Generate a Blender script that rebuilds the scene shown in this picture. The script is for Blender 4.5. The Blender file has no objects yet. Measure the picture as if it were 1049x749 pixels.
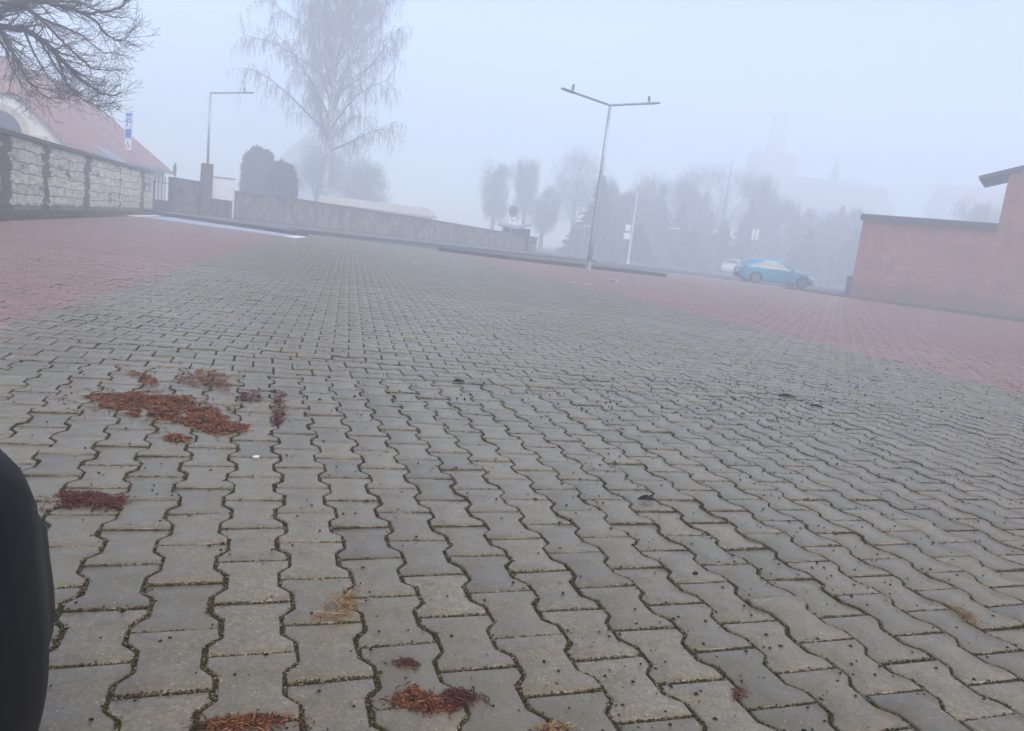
import bpy, bmesh, math, random
import numpy as np
from mathutils import Vector, Matrix
from mathutils import noise as mnoise
random.seed(7); RNG = np.random.default_rng(7)
S = bpy.context.scene
COL = S.collection
R = math.radians
sin, cos, pi = math.sin, math.cos, math.pi

# ------------------------------------------------------------------ camera
CAM_H = 0.8358
F_PX = 768.25
FW = np.array([0.0, 0.9862654, -0.16516831])
RT = np.array([0.99288364, 0.01966965, 0.11745286])
UP = np.array([-0.1190885, 0.16399291, 0.97924678])
cam_d = bpy.data.cameras.new('camera'); cam = bpy.data.objects.new('camera', cam_d); COL.objects.link(cam)
cam_d.sensor_width = 36; cam_d.lens = F_PX / 1049 * 36; cam_d.clip_end = 2000; cam_d.clip_start = 0.02
m = Matrix.Identity(4)
for i in range(3):
    m[i][0] = RT[i]; m[i][1] = UP[i]; m[i][2] = -FW[i]
m.translation = (0, 0, CAM_H); cam.matrix_world = m
S.camera = cam

def at(px, py, Y):
    """world point at distance Y along the view axis of the plan for a photo pixel"""
    d = FW + (px-524.5)/F_PX*RT - (py-374.5)/F_PX*UP
    k = Y/d[1]
    return Vector((d[0]*k, Y, CAM_H + d[2]*k))
def gr(px, py, z=0.0):
    d = FW + (px-524.5)/F_PX*RT - (py-374.5)/F_PX*UP
    t = (z-CAM_H)/d[2]
    return Vector((d[0]*t, d[1]*t, z))

# ------------------------------------------------------------------ materials
def N(nt, t, **kw):
    n = nt.nodes.new(t)
    for k, v in kw.items():
        if k.startswith('i_'):
            n.inputs[k[2:].replace('_', ' ')].default_value = v
        else: setattr(n, k, v)
    return n
def newmat(name, rough=0.8, spec=0.3):
    m = bpy.data.materials.new(name); m.use_nodes = True
    nt = m.node_tree; b = nt.nodes['Principled BSDF']
    b.inputs['Roughness'].default_value = rough
    b.inputs['Specular IOR Level'].default_value = spec
    return m, nt, b
def c4(c): return (c[0], c[1], c[2], 1)
def mixc(nt, fac, a, b):
    n = nt.nodes.new('ShaderNodeMix'); n.data_type = 'RGBA'
    for sock, v in ((n.inputs[0], fac), (n.inputs[6], a), (n.inputs[7], b)):
        if isinstance(v, (tuple, list)): sock.default_value = c4(v)
        elif isinstance(v, (int, float)): sock.default_value = v
        else: nt.links.new(v, sock)
    return n.outputs[2]
def ramp(nt, src, stops):
    r = nt.nodes.new('ShaderNodeValToRGB'); nt.links.new(src, r.inputs[0])
    e = r.color_ramp.elements
    while len(e) < len(stops): e.new(0.5)
    for el, (p, c) in zip(e, stops):
        el.position = p; el.color = c4(c) if isinstance(c, (tuple, list)) else (c, c, c, 1)
    return r.outputs[0]
def noise(nt, scale, detail=4, rough=0.6, coord='Object', vec=None):
    n = N(nt, 'ShaderNodeTexNoise'); n.inputs['Scale'].default_value = scale
    n.inputs['Detail'].default_value = detail; n.inputs['Roughness'].default_value = rough
    if vec is None:
        tc = nt.nodes.new('ShaderNodeTexCoord'); vec = tc.outputs[coord]
    nt.links.new(vec, n.inputs['Vector'])
    return n.outputs['Fac']
def bump(nt, b, h, strength=0.3, dist=0.01):
    n = N(nt, 'ShaderNodeBump'); n.inputs['Strength'].default_value = strength; n.inputs['Distance'].default_value = dist
    nt.links.new(h, n.inputs['Height']); nt.links.new(n.outputs[0], b.inputs['Normal'])
def simple(name, col, rough=0.7, var=0.25, scale=6, spec=0.3, metal=0, bmp=0.0, col2=None):
    m, nt, b = newmat(name, rough, spec)
    f = noise(nt, scale, 5)
    d = tuple(x*(1-var) for x in col); l = tuple(min(1, x*(1+var)) for x in col)
    if col2: d = col2
    nt.links.new(ramp(nt, f, [(0.32, d), (0.68, l)]), b.inputs['Base Color'])
    b.inputs['Metallic'].default_value = metal
    if bmp: bump(nt, b, noise(nt, scale*6, 4), bmp)
    return m
def island(name, cols, rough=0.8, spec=0.2):
    """colour picked per loose piece (leaf, chip, twig)"""
    m, nt, b = newmat(name, rough, spec)
    g = nt.nodes.new('ShaderNodeNewGeometry')
    k = len(cols)
    nt.links.new(ramp(nt, g.outputs['Random Per Island'], [((i+0.5)/k, c) for i, c in enumerate(cols)]), b.inputs['Base Color'])
    return m

def paver_mat(name, base, var, dirt, moss):
    m, nt, b = newmat(name, 0.6, 0.5)
    g = nt.nodes.new('ShaderNodeNewGeometry')
    tc = nt.nodes.new('ShaderNodeTexCoord')
    rnd = g.outputs['Random Per Island']
    lo = tuple(x*(1-var) for x in base); hi = tuple(x*(1+var) for x in base)
    warm = (base[0]*1.06, base[1]*1.0, base[2]*0.92)
    c = ramp(nt, rnd, [(0.0, lo), (0.35, base), (0.6, warm), (1.0, hi)])
    # fine concrete grain
    gr1 = noise(nt, 130, 4, 0.75)
    c = mixc(nt, ramp(nt, gr1, [(0.40, 0.0), (0.62, 0.85)]), c, tuple(x*0.45 for x in base))
    mid = noise(nt, 48, 5, 0.75); c = mixc(nt, ramp(nt, mid, [(0.40, 0.0), (0.66, 0.75)]), c, tuple(x*0.5 for x in base))
    lite = noise(nt, 27, 4, 0.7); c = mixc(nt, ramp(nt, lite, [(0.55, 0.0), (0.75, 0.35)]), c, tuple(x*1.45 for x in base))
    # pale aggregate specks
    v = N(nt, 'ShaderNodeTexVoronoi'); v.inputs['Scale'].default_value = 95; v.feature = 'F1'
    nt.links.new(tc.outputs['Object'], v.inputs['Vector'])
    sp = ramp(nt, v.outputs['Distance'], [(0.14, 0.7), (0.27, 0.0)])
    pick = ramp(nt, v.outputs['Color'], [(0.66, 0.0), (0.76, 1.0)])
    mul = N(nt, 'ShaderNodeMath', operation='MULTIPLY'); nt.links.new(sp, mul.inputs[0]); nt.links.new(pick, mul.inputs[1])
    c = mixc(nt, mul.outputs[0], c, tuple(min(0.6, x*2.1) for x in base))
    st = noise(nt, 17, 5, 0.7); c = mixc(nt, ramp(nt, st, [(0.52, 0.0), (0.70, 0.55)]), c, tuple(x*0.42 for x in base))
    # blotches of damp and dirt
    d1 = noise(nt, 9, 6, 0.65)
    c = mixc(nt, ramp(nt, d1, [(0.45, 0.0), (0.75, 0.55)]), c, dirt)
    d2 = noise(nt, 1.3, 4, 0.6)
    c = mixc(nt, ramp(nt, d2, [(0.42, 0.0), (0.68, 0.5)]), c, tuple(x*0.7 for x in base))
    d3 = noise(nt, 0.28, 3, 0.5)
    c = mixc(nt, ramp(nt, d3, [(0.4, 0.0), (0.66, 0.3)]), c, moss)
    nt.links.new(c, b.inputs['Base Color'])
    nt.links.new(ramp(nt, d1, [(0.3, 0.42), (0.7, 0.24)]), b.inputs['Roughness'])
    bump(nt, b, mid, 0.2, 0.004)
    return m
M = {}
M['grey_paver'] = paver_mat('grey_paver', (0.228, 0.184, 0.113), 0.36, (0.085, 0.064, 0.038), (0.155, 0.132, 0.072))
M['red_paver'] = paver_mat('red_paver', (0.31, 0.15, 0.11), 0.28, (0.15, 0.078, 0.06), (0.22, 0.135, 0.105))
M['dark_paver'] = paver_mat('dark_paver', (0.085, 0.075, 0.075), 0.2, (0.05, 0.045, 0.04), (0.07, 0.065, 0.06))
def soil_mat():
    m, nt, b = newmat('joint_soil', 0.95, 0.1)
    f = noise(nt, 55, 5, 0.7); c = ramp(nt, f, [(0.3, (0.018, 0.012, 0.006)), (0.5, (0.04, 0.027, 0.012)), (0.72, (0.10, 0.08, 0.05))])
    g = noise(nt, 3.2, 4); c = mixc(nt, ramp(nt, g, [(0.45, 0.0), (0.6, 0.75)]), c, (0.045, 0.042, 0.01))
    nt.links.new(c, b.inputs['Base Color']); bump(nt, b, f, 0.8, 0.006)
    return m
M['soil'] = soil_mat()
M['asphalt'] = simple('asphalt', (0.07, 0.07, 0.075), 0.85, 0.3, 3, bmp=0.4)
M['earth'] = simple('earth', (0.10, 0.088, 0.06), 0.95, 0.4, 1.2, bmp=0.6, col2=(0.055, 0.062, 0.03))
M['pave_slab'] = simple('pavement_slab', (0.13, 0.115, 0.11), 0.85, 0.25, 2.5, bmp=0.3)
M['kerb'] = simple('kerb_stone', (0.055, 0.052, 0.055), 0.85, 0.35, 5, bmp=0.4)
M['kerb_top'] = simple('kerb_top_stone', (0.14, 0.13, 0.13), 0.85, 0.3, 5, bmp=0.4)
M['blue_paint'] = simple('blue_bay_paint', (0.36, 0.39, 0.46), 0.7, 0.3, 4, col2=(0.22, 0.23, 0.27))
M['white_paint'] = simple('white_line_paint', (0.72, 0.72, 0.72), 0.65, 0.2, 8)
M['galv'] = simple('galvanised_steel', (0.36, 0.38, 0.41), 0.45, 0.15, 3, metal=0.55)
M['white_steel'] = simple('white_painted_steel', (0.66, 0.67, 0.69), 0.45, 0.08, 3)
M['dark_steel'] = simple('dark_painted_steel', (0.035, 0.037, 0.042), 0.5, 0.25, 4)
M['lamp_grey'] = simple('luminaire_grey', (0.20, 0.22, 0.26), 0.45, 0.15, 6)
M['diffuser'] = simple('lamp_diffuser', (0.7, 0.72, 0.75), 0.3, 0.05, 5)
M['sign_blue'] = simple('sign_blue', (0.02, 0.16, 0.60), 0.4, 0.1, 4)
M['sign_white'] = simple('sign_white', (0.8, 0.8, 0.8), 0.4, 0.06, 4)
M['sign_back'] = simple('sign_back_grey', (0.16, 0.17, 0.18), 0.5, 0.15, 4)
M['black'] = simple('black_lettering', (0.02, 0.02, 0.022), 0.6, 0.1, 4)
M['bark'] = simple('brown_grey_bark', (0.05, 0.042, 0.038), 0.9, 0.4, 9, bmp=0.5)
M['twig'] = simple('twig_bark', (0.045, 0.036, 0.034), 0.9, 0.3, 5)
M['birch_bark'] = simple('birch_bark', (0.42, 0.40, 0.38), 0.8, 0.3, 4, col2=(0.07, 0.06, 0.055))
M['birch_twig'] = simple('birch_twig', (0.085, 0.065, 0.066), 0.85, 0.3, 3)
M['needles'] = island('conifer_needles', [(0.014, 0.026, 0.016), (0.022, 0.036, 0.02), (0.032, 0.046, 0.026)], 0.8)
M['hedge_leaf'] = island('evergreen_leaf', [(0.012, 0.025, 0.014), (0.02, 0.038, 0.02), (0.035, 0.055, 0.026)], 0.7)
M['pale_twig'] = simple('pale_twig', (0.07, 0.07, 0.052), 0.9, 0.3, 3)
M['plaster'] = simple('white_plaster', (0.66, 0.64, 0.60), 0.85, 0.1, 1.5, bmp=0.15)
M['plaster_grey'] = simple('grey_plaster', (0.35, 0.33, 0.31), 0.85, 0.2, 1.2)
M['stone_trim'] = simple('sandstone_trim', (0.46, 0.41, 0.34), 0.85, 0.2, 4, bmp=0.3)
M['glass_dark'] = simple('dark_window_glass', (0.035, 0.04, 0.045), 0.12, 0.2, 2, spec=0.6)
M['timber'] = simple('brown_timber', (0.12, 0.08, 0.06), 0.85, 0.35, 3, bmp=0.3)
M['coping'] = simple('wall_coping', (0.09, 0.082, 0.08), 0.85, 0.35, 4, bmp=0.4)
M['tin'] = simple('dull_sheet_metal', (0.24, 0.27, 0.31), 0.45, 0.2, 2, metal=0.3)
M['roof_dark'] = simple('dark_roof_sheet', (0.055, 0.05, 0.052), 0.7, 0.25, 3)
M['post_wood'] = simple('weathered_brown_post', (0.085, 0.055, 0.045), 0.85, 0.35, 5, bmp=0.5)
M['bin_blue'] = simple('bin_blue_plastic', (0.02, 0.06, 0.26), 0.45, 0.1, 3)
M['rubber'] = simple('tyre_rubber', (0.018, 0.018, 0.019), 0.85, 0.2, 10)
M['rim'] = simple('alloy_rim', (0.55, 0.56, 0.58), 0.3, 0.1, 5, metal=0.6)
M['plastic'] = simple('black_trim_plastic', (0.02, 0.02, 0.022), 0.55, 0.15, 8)
M['lamp_red'] = simple('tail_light_red', (0.35, 0.03, 0.03), 0.2, 0.1, 5, spec=0.5)
M['lamp_clear'] = simple('headlight_clear', (0.62, 0.64, 0.66), 0.12, 0.1, 6, spec=0.6)
M['litter'] = island('red_brown_litter', [(0.05, 0.02, 0.011), (0.23, 0.082, 0.036), (0.13, 0.042, 0.02), (0.34, 0.14, 0.065), (0.02, 0.009, 0.006), (0.15, 0.048, 0.026), (0.06, 0.024, 0.014)], 0.9)
M['litter_dark'] = island('dark_red_litter', [(0.045, 0.015, 0.013), (0.11, 0.03, 0.024), (0.025, 0.011, 0.009), (0.16, 0.055, 0.035), (0.07, 0.022, 0.018)], 0.9)
M['straw'] = island('pale_straw', [(0.30, 0.19, 0.09), (0.2, 0.1, 0.045), (0.38, 0.28, 0.15), (0.14, 0.06, 0.03)], 0.9)
M['speck'] = island('black_crumb', [(0.008, 0.007, 0.006), (0.016, 0.012, 0.009), (0.03, 0.022, 0.016)], 0.8)
M['moss'] = island('joint_moss_and_grit', [(0.03, 0.028, 0.006), (0.06, 0.05, 0.012), (0.035, 0.02, 0.009), (0.055, 0.055, 0.011), (0.018, 0.012, 0.007), (0.24, 0.2, 0.15), (0.075, 0.048, 0.022), (0.03, 0.022, 0.01)], 0.95)
M['grass'] = island('verge_grass', [(0.05, 0.065, 0.024), (0.08, 0.085, 0.035), (0.14, 0.115, 0.06), (0.07, 0.07, 0.03)], 0.9)
M['paper'] = simple('white_paper', (0.6, 0.6, 0.58), 0.8, 0.06, 20)
def tile_mat(name, a, b_, sx, sy):
    m, nt, b = newmat(name, 0.75, 0.25)
    tc = nt.nodes.new('ShaderNodeTexCoord')
    t = N(nt, 'ShaderNodeTexBrick'); nt.links.new(tc.outputs['UV'], t.inputs['Vector'])
    t.inputs['Color1'].default_value = c4(a); t.inputs['Color2'].default_value = c4(b_)
    t.inputs['Mortar'].default_value = c4(tuple(x*0.35 for x in a)); t.inputs['Scale'].default_value = 1
    t.inputs['Brick Width'].default_value = sx; t.inputs['Row Height'].default_value = sy; t.inputs['Mortar Size'].default_value = 0.018
    f = noise(nt, 0.5, 4); c = mixc(nt, ramp(nt, f, [(0.4, 0.0), (0.7, 0.5)]), t.outputs['Color'], tuple(x*0.55 for x in a))
    nt.links.new(c, b.inputs['Base Color']); bump(nt, b, t.outputs['Fac'], -0.5, 0.03)
    return m
M['roof_red'] = tile_mat('red_roof_tiles', (0.38, 0.19, 0.165), (0.32, 0.15, 0.135), 0.3, 0.34)
M['roof_grey'] = tile_mat('grey_roof_tiles', (0.10, 0.10, 0.11), (0.12, 0.115, 0.12), 0.3, 0.34)
M['roof_moss'] = tile_mat('mossy_roof_tiles', (0.09, 0.08, 0.06), (0.11, 0.10, 0.07), 0.3, 0.34)
M['pale_far'] = simple('mist_paled_render', (0.42, 0.40, 0.38), 0.9, 0.15, 1.2)  # far walls: extra mist fading put into the colour by lightening it
M['roof_far'] = tile_mat('grey_brown_roof_tiles', (0.24, 0.22, 0.21), (0.27, 0.25, 0.23), 0.3, 0.34)  # far roofs: tile colour lightened too, to paint in some mist fading
def brick_mat():
    m, nt, b = newmat('red_brickwork', 0.85, 0.2)
    tc = nt.nodes.new('ShaderNodeTexCoord')
    t = N(nt, 'ShaderNodeTexBrick'); nt.links.new(tc.outputs['UV'], t.inputs['Vector'])
    t.inputs['Color1'].default_value = (0.55, 0.185, 0.105, 1); t.inputs['Color2'].default_value = (0.40, 0.12, 0.07, 1)
    t.inputs['Mortar'].default_value = (0.24, 0.16, 0.13, 1); t.inputs['Scale'].default_value = 1
    t.inputs['Brick Width'].default_value = 0.26; t.inputs['Row Height'].default_value = 0.085; t.inputs['Mortar Size'].default_value = 0.011
    f = noise(nt, 0.7, 6, 0.7); c = mixc(nt, ramp(nt, f, [(0.4, 0.0), (0.72, 0.6)]), t.outputs['Color'], (0.12, 0.05, 0.042))
    f2 = noise(nt, 2.6, 6, 0.7); c = mixc(nt, ramp(nt, f2, [(0.56, 0.0), (0.74, 0.35)]), c, (0.36, 0.24, 0.2))
    sp2 = N(nt, 'ShaderNodeSeparateXYZ'); nt.links.new(tc.outputs['UV'], sp2.inputs[0])
    f3 = noise(nt, 1.1, 6, 0.7, vec=tc.outputs['UV']); ma = N(nt, 'ShaderNodeMath', operation='MULTIPLY_ADD'); nt.links.new(f3, ma.inputs[0]); ma.inputs[1].default_value = -1.15; nt.links.new(sp2.outputs[1], ma.inputs[2])
    c = mixc(nt, ramp(nt, ma.outputs[0], [(0.0, 0.55), (0.3, 0.0)]), c, (0.12, 0.06, 0.045))
    mp = N(nt, 'ShaderNodeMapping'); mp.inputs['Scale'].default_value = (2.2, 0.22, 1); nt.links.new(tc.outputs['UV'], mp.inputs['Vector'])
    c = mixc(nt, ramp(nt, noise(nt, 1.0, 5, 0.7, vec=mp.outputs[0]), [(0.54, 0.0), (0.72, 0.4)]), c, (0.18, 0.08, 0.06))
    nt.links.new(c, b.inputs['Base Color']); bump(nt, b, t.outputs['Fac'], -0.5, 0.012)
    return m
M['brick'] = brick_mat()
def block_mat(name, stain, bands=(), bw=0.66, sq=1.0, tone=1.0):
    """cream ashlar blocks with black weathering streaks"""
    m, nt, b = newmat(name, 0.9, 0.15)
    tc = nt.nodes.new('ShaderNodeTexCoord')
    nz = N(nt, 'ShaderNodeTexNoise'); nz.inputs['Scale'].default_value = 2.2; nz.inputs['Detail'].default_value = 2
    mq = N(nt, 'ShaderNodeMapping'); mq.inputs['Scale'].default_value = (sq, 1, 1); nt.links.new(tc.outputs['UV'], mq.inputs['Vector'])
    nt.links.new(mq.outputs[0], nz.inputs['Vector'])
    sc = N(nt, 'ShaderNodeVectorMath', operation='SCALE'); nt.links.new(nz.outputs['Color'], sc.inputs[0]); sc.inputs['Scale'].default_value = 0.22
    ad = N(nt, 'ShaderNodeVectorMath', operation='ADD'); nt.links.new(tc.outputs['UV'], ad.inputs[0]); nt.links.new(sc.outputs[0], ad.inputs[1])
    t = N(nt, 'ShaderNodeTexBrick'); nt.links.new(ad.outputs[0], t.inputs['Vector'])
    t.offset = 0.37; t.squash = 0.55; t.squash_frequency = 2; t.offset_frequency = 3
    t.inputs['Color1'].default_value = c4(tuple(x*tone for x in (0.80, 0.71, 0.57))); t.inputs['Color2'].default_value = c4(tuple(x*tone for x in (0.60, 0.52, 0.41)))
    t.inputs['Mortar'].default_value = (0.075, 0.06, 0.05, 1); t.inputs['Scale'].default_value = 1
    t.inputs['Brick Width'].default_value = bw; t.inputs['Row Height'].default_value = 0.285; t.inputs['Mortar Size'].default_value = 0.012
    c = t.outputs['Color']
    mp = N(nt, 'ShaderNodeMapping'); mp.inputs['Scale'].default_value = (2.0*sq*sq, 0.75, 1); nt.links.new(tc.outputs['UV'], mp.inputs['Vector'])
    st = noise(nt, 1.6, 7, 0.68, vec=mp.outputs[0])
    c = mixc(nt, ramp(nt, st, [(stain-0.02, 0.0), (stain+0.07, 0.9)]), c, (0.05, 0.043, 0.038))
    if bands:
        wob = noise(nt, 1.9, 4, 0.65, vec=mq.outputs[0]); rag = noise(nt, 5, 5, 0.7, vec=mq.outputs[0])
        sx = N(nt, 'ShaderNodeSeparateXYZ'); nt.links.new(tc.outputs['UV'], sx.inputs[0])
        def mth(op, *a):
            n = N(nt, 'ShaderNodeMath', operation=op)
            for i, q in enumerate(a):
                if isinstance(q, (int, float)): n.inputs[i].default_value = q
                else: nt.links.new(q, n.inputs[i])
            return n.outputs[0]
        tot = None
        for s0, w in bands:
            u = mth('ABSOLUTE', mth('SUBTRACT', mth('MULTIPLY_ADD', wob, 0.9, sx.outputs[0]), s0+0.45))
            v = mth('SUBTRACT', mth('MULTIPLY_ADD', rag, 1.7, w*1.35-0.85), u)
            tot = v if tot is None else mth('MAXIMUM', tot, v)
        c = mixc(nt, ramp(nt, tot, [(0.0, 0.0), (0.09, 0.9)]), c, (0.045, 0.042, 0.036))
    st2 = noise(nt, 7, 5, 0.7, vec=mq.outputs[0])
    c = mixc(nt, ramp(nt, st2, [(0.44, 0.0), (0.68, 0.7)]), c, (0.18, 0.14, 0.11))
    sep = N(nt, 'ShaderNodeSeparateXYZ'); nt.links.new(tc.outputs['UV'], sep.inputs[0])
    ma = N(nt, 'ShaderNodeMath', operation='MULTIPLY_ADD'); nt.links.new(st2, ma.inputs[0]); ma.inputs[1].default_value = -0.35; nt.links.new(sep.outputs[1], ma.inputs[2])
    c = mixc(nt, ramp(nt, ma.outputs[0], [(0.0, 0.7), (0.1, 0.0)]), c, (0.06, 0.05, 0.03))
    nt.links.new(c, b.inputs['Base Color']); bump(nt, b, t.outputs['Fac'], -0.6, 0.02)
    return m
M['blocks'] = block_mat('cream_stone_blocks', 0.57)
M['blocks_dark'] = block_mat('blackened_stone_blocks', 0.40, tone=0.5)
M['blocks_grime'] = block_mat('grimy_stone_blocks', 0.47, tone=0.32)
def paint_mat(name, col):
    m, nt, b = newmat(name, 0.28, 0.5)
    nt.links.new(ramp(nt, noise(nt, 3, 4), [(0.3, tuple(x*0.9 for x in col)), (0.7, col)]), b.inputs['Base Color'])
    b.inputs['Coat Weight'].default_value = 0.6; b.inputs['Coat Roughness'].default_value = 0.08
    return m
M['car_blue'] = paint_mat('turquoise_car_paint', (0.004, 0.27, 0.40))
M['car_white'] = paint_mat('white_car_paint', (0.6, 0.61, 0.62))
M['car_black'] = paint_mat('black_car_paint', (0.004, 0.005, 0.008))
M['car_black'].node_tree.nodes['Principled BSDF'].inputs['Roughness'].default_value = 0.45
M['car_black'].node_tree.nodes['Principled BSDF'].inputs['Coat Weight'].default_value = 0.0
M['car_black'].node_tree.nodes['Principled BSDF'].inputs['Specular IOR Level'].default_value = 0.15

# ------------------------------------------------------------------ object helpers
class MB:
    def __init__(s): s.v = []; s.f = []; s.uv = None
    def add(s, vs, fs):
        o = len(s.v); s.v.extend([tuple(p) for p in vs]); s.f.extend([tuple(i+o for i in f) for f in fs]); return s
    def box(s, c, size, rz=0, taper=1.0, tilt=None):
        hx, hy, hz = size[0]/2, size[1]/2, size[2]/2
        pts = []
        for z in (-1, 1):
            k = taper if z > 0 else 1
            for x, y in ((-1, -1), (1, -1), (1, 1), (-1, 1)):
                pts.append(Vector((x*hx*k, y*hy*k, z*hz)))
        mt = Matrix.Rotation(rz, 4, 'Z')
        if tilt is not None: mt = mt @ tilt
        pts = [mt @ p + Vector(c) for p in pts]
        return s.add(pts, [(3, 2, 1, 0), (4, 5, 6, 7), (0, 1, 5, 4), (1, 2, 6, 5), (2, 3, 7, 6), (3, 0, 4, 7)])
    def bar(s, a, b, w, h=None):
        """box-section bar from a to b"""
        a, b = Vector(a), Vector(b); h = h or w
        d = (b-a).normalized(); u = d.cross(Vector((0, 0, 1)))
        if u.length < 1e-4: u = Vector((1, 0, 0))
        u.normalize(); n = u.cross(d)
        pts = []
        for p in (a, b):
            for x, y in ((-1, -1), (1, -1), (1, 1), (-1, 1)): pts.append(p + u*(x*w/2) + n*(y*h/2))
        return s.add(pts, [(3, 2, 1, 0), (4, 5, 6, 7), (0, 1, 5, 4), (1, 2, 6, 5), (2, 3, 7, 6), (3, 0, 4, 7)])
    def tube(s, pts, rad, n=8, cap=True):
        pts = [Vector(p) for p in pts]; k = len(pts)
        rad = [rad]*k if isinstance(rad, (int, float)) else rad
        o = len(s.v); prev = None
        for i, p in enumerate(pts):
            d = (pts[min(i+1, k-1)] - pts[max(i-1, 0)])
            d = d.normalized() if d.length > 1e-9 else Vector((0, 0, 1))
            if prev is None:
                u = d.cross(Vector((0.3, 0.9, 0.2)) if abs(d.z) > 0.8 else Vector((0, 0, 1))).normalized()
            else:
                u = (prev - d*prev.dot(d)); u = u.normalized() if u.length > 1e-6 else d.orthogonal().normalized()
            prev = u; w = d.cross(u)
            for j in range(n):
                a = 2*pi*j/n; s.v.append(tuple(p + (u*cos(a) + w*sin(a))*rad[i]))
        for i in range(k-1):
            for j in range(n):
                s.f.append((o+i*n+j, o+i*n+(j+1) % n, o+(i+1)*n+(j+1) % n, o+(i+1)*n+j))
        if cap and n > 3:
            s.f.append(tuple(o+j for j in reversed(range(n)))); s.f.append(tuple(o+(k-1)*n+j for j in range(n)))
        return s
    def prism(s, poly, z0, z1):
        """vertical prism of a CCW plan polygon"""
        n = len(poly)
        vs = [(p[0], p[1], z0) for p in poly] + [(p[0], p[1], z1) for p in poly]
        fs = [tuple(reversed(range(n))), tuple(range(n, 2*n))] + [(i, (i+1) % n, n+(i+1) % n, n+i) for i in range(n)]
        return s.add(vs, fs)
    def lathe(s, prof, axis='Z', n=24, c=(0, 0, 0)):
        o = len(s.v)
        for r, h in prof:
            for j in range(n):
                a = 2*pi*j/n
                p = (r*cos(a), r*sin(a), h) if axis == 'Z' else (r*cos(a), h, r*sin(a))
                s.v.append((p[0]+c[0], p[1]+c[1], p[2]+c[2]))
        for i in range(len(prof)-1):
            for j in range(n):
                s.f.append((o+i*n+j, o+i*n+(j+1) % n, o+(i+1)*n+(j+1) % n, o+(i+1)*n+j))
        return s
    def build(s, name, mat, parent=None, smooth=False, bevel=0):
        me = bpy.data.meshes.new(name); me.from_pydata(s.v, [], s.f); me.update()
        o = bpy.data.objects.new(name, me); COL.objects.link(o)
        me.materials.append(M[mat] if isinstance(mat, str) else mat)
        if smooth: me.polygons.foreach_set('use_smooth', [True]*len(me.polygons))
        if parent: o.parent = parent
        if bevel:
            b = o.modifiers.new('bevel', 'BEVEL'); b.width = bevel; b.segments = 2; b.limit_method = 'ANGLE'
        return o
def tag(o, label=None, cat=None, group=None, kind=None):
    if label: o['label'] = label
    if cat: o['category'] = cat
    if group: o['group'] = group
    if kind: o['kind'] = kind
    return o
def empty(name, loc, rz, label, cat, group=None):
    o = bpy.data.objects.new(name, None); COL.objects.link(o); o.empty_display_size = 0.1
    o.location = loc; o.rotation_euler = (0, 0, rz)
    return tag(o, label, cat, group)
def box_uv(o, rot=0.0):
    """metric UVs: along the horizontal run and up the height of each face"""
    me = o.data; uv = me.uv_layers.new(name='uv')
    for p in me.polygons:
        n = p.normal
        for li in p.loop_indices:
            co = me.vertices[me.loops[li].vertex_index].co
            if abs(n.z) > 0.95: q = (co.x, co.y)
            else:
                t = Vector((-n.y, n.x, 0)).normalized(); up = n.cross(t)
                q = (co.x*t.x + co.y*t.y, co.dot(up) if abs(n.z) > 0.05 else co.z)
            uv.data[li].uv = q
    return o
def copy_tree(o, parent=None):
    c = o.copy(); COL.objects.link(c)
    if parent: c.parent = parent
    for ch in list(o.children): copy_tree(ch, c)
    return c
def text_mesh(name, txt, size, mat, parent, loc, rot, depth=0.004):
    cu = bpy.data.curves.new(name, 'FONT'); cu.body = txt; cu.size = size; cu.extrude = depth
    cu.align_x = 'CENTER'; cu.align_y = 'CENTER'
    t = bpy.data.objects.new(name, cu); COL.objects.link(t)
    dg = bpy.context.evaluated_depsgraph_get()
    me = bpy.data.meshes.new_from_object(t.evaluated_get(dg)); bpy.data.objects.remove(t)
    o = bpy.data.objects.new(name, me); COL.objects.link(o); me.materials.clear(); me.materials.append(M[mat])
    o.parent = parent; o.location = loc; o.rotation_euler = rot
    return o
def raw_mesh(name, V, loops, sizes, mats, mat_idx=None, parent=None):
    """fast mesh from flat numpy arrays"""
    me = bpy.data.meshes.new(name)
    V = np.asarray(V, dtype=np.float32); loops = np.asarray(loops, dtype=np.int32); sizes = np.asarray(sizes, dtype=np.int32)
    me.vertices.add(len(V)); me.vertices.foreach_set('co', V.ravel())
    me.loops.add(len(loops)); me.loops.foreach_set('vertex_index', loops)
    me.polygons.add(len(sizes))
    st = np.concatenate([[0], np.cumsum(sizes)[:-1]]).astype(np.int32)
    me.polygons.foreach_set('loop_start', st); me.polygons.foreach_set('loop_total', sizes)
    for mm in mats: me.materials.append(M[mm])
    if mat_idx is not None: me.polygons.foreach_set('material_index', np.asarray(mat_idx, dtype=np.int32))
    me.update(calc_edges=True); me.validate()
    o = bpy.data.objects.new(name, me); COL.objects.link(o)
    if parent: o.parent = parent
    return o

# ------------------------------------------------------------------ paving of interlocking bone-shaped blocks
YAW = 0.339839; X0, Y0 = -0.831059, 1.171915
CP, RP = 0.142, 0.204
GA = 0.0038          # half of the joint
def outline(g):
    A, d = 0.0125, 0.030
    hw, ww, L = CP/2+A-g, CP/2-A-g, RP/2-g
    vb, va = RP/4+d/2, RP/4-d/2
    r = [(hw, -L), (hw, -vb), (ww, -va), (ww, va), (hw, vb), (hw, L)]
    return np.array(r + [(-x, -y) for x, y in r])
OUT = outline(GA)
c1, s1 = cos(YAW), sin(YAW)
E1 = np.array([c1, s1]); E2 = np.array([-s1, c1]); ORG = np.array([X0, Y0])
YF = R(13.2); F1 = np.array([cos(YF), sin(YF)]); F2 = np.array([-sin(YF), cos(YF)]); ORF = np.array([-1.18, 4.40])
B_SEAM = 2.66
def b_of(P): return (P-ORG) @ E2
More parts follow.
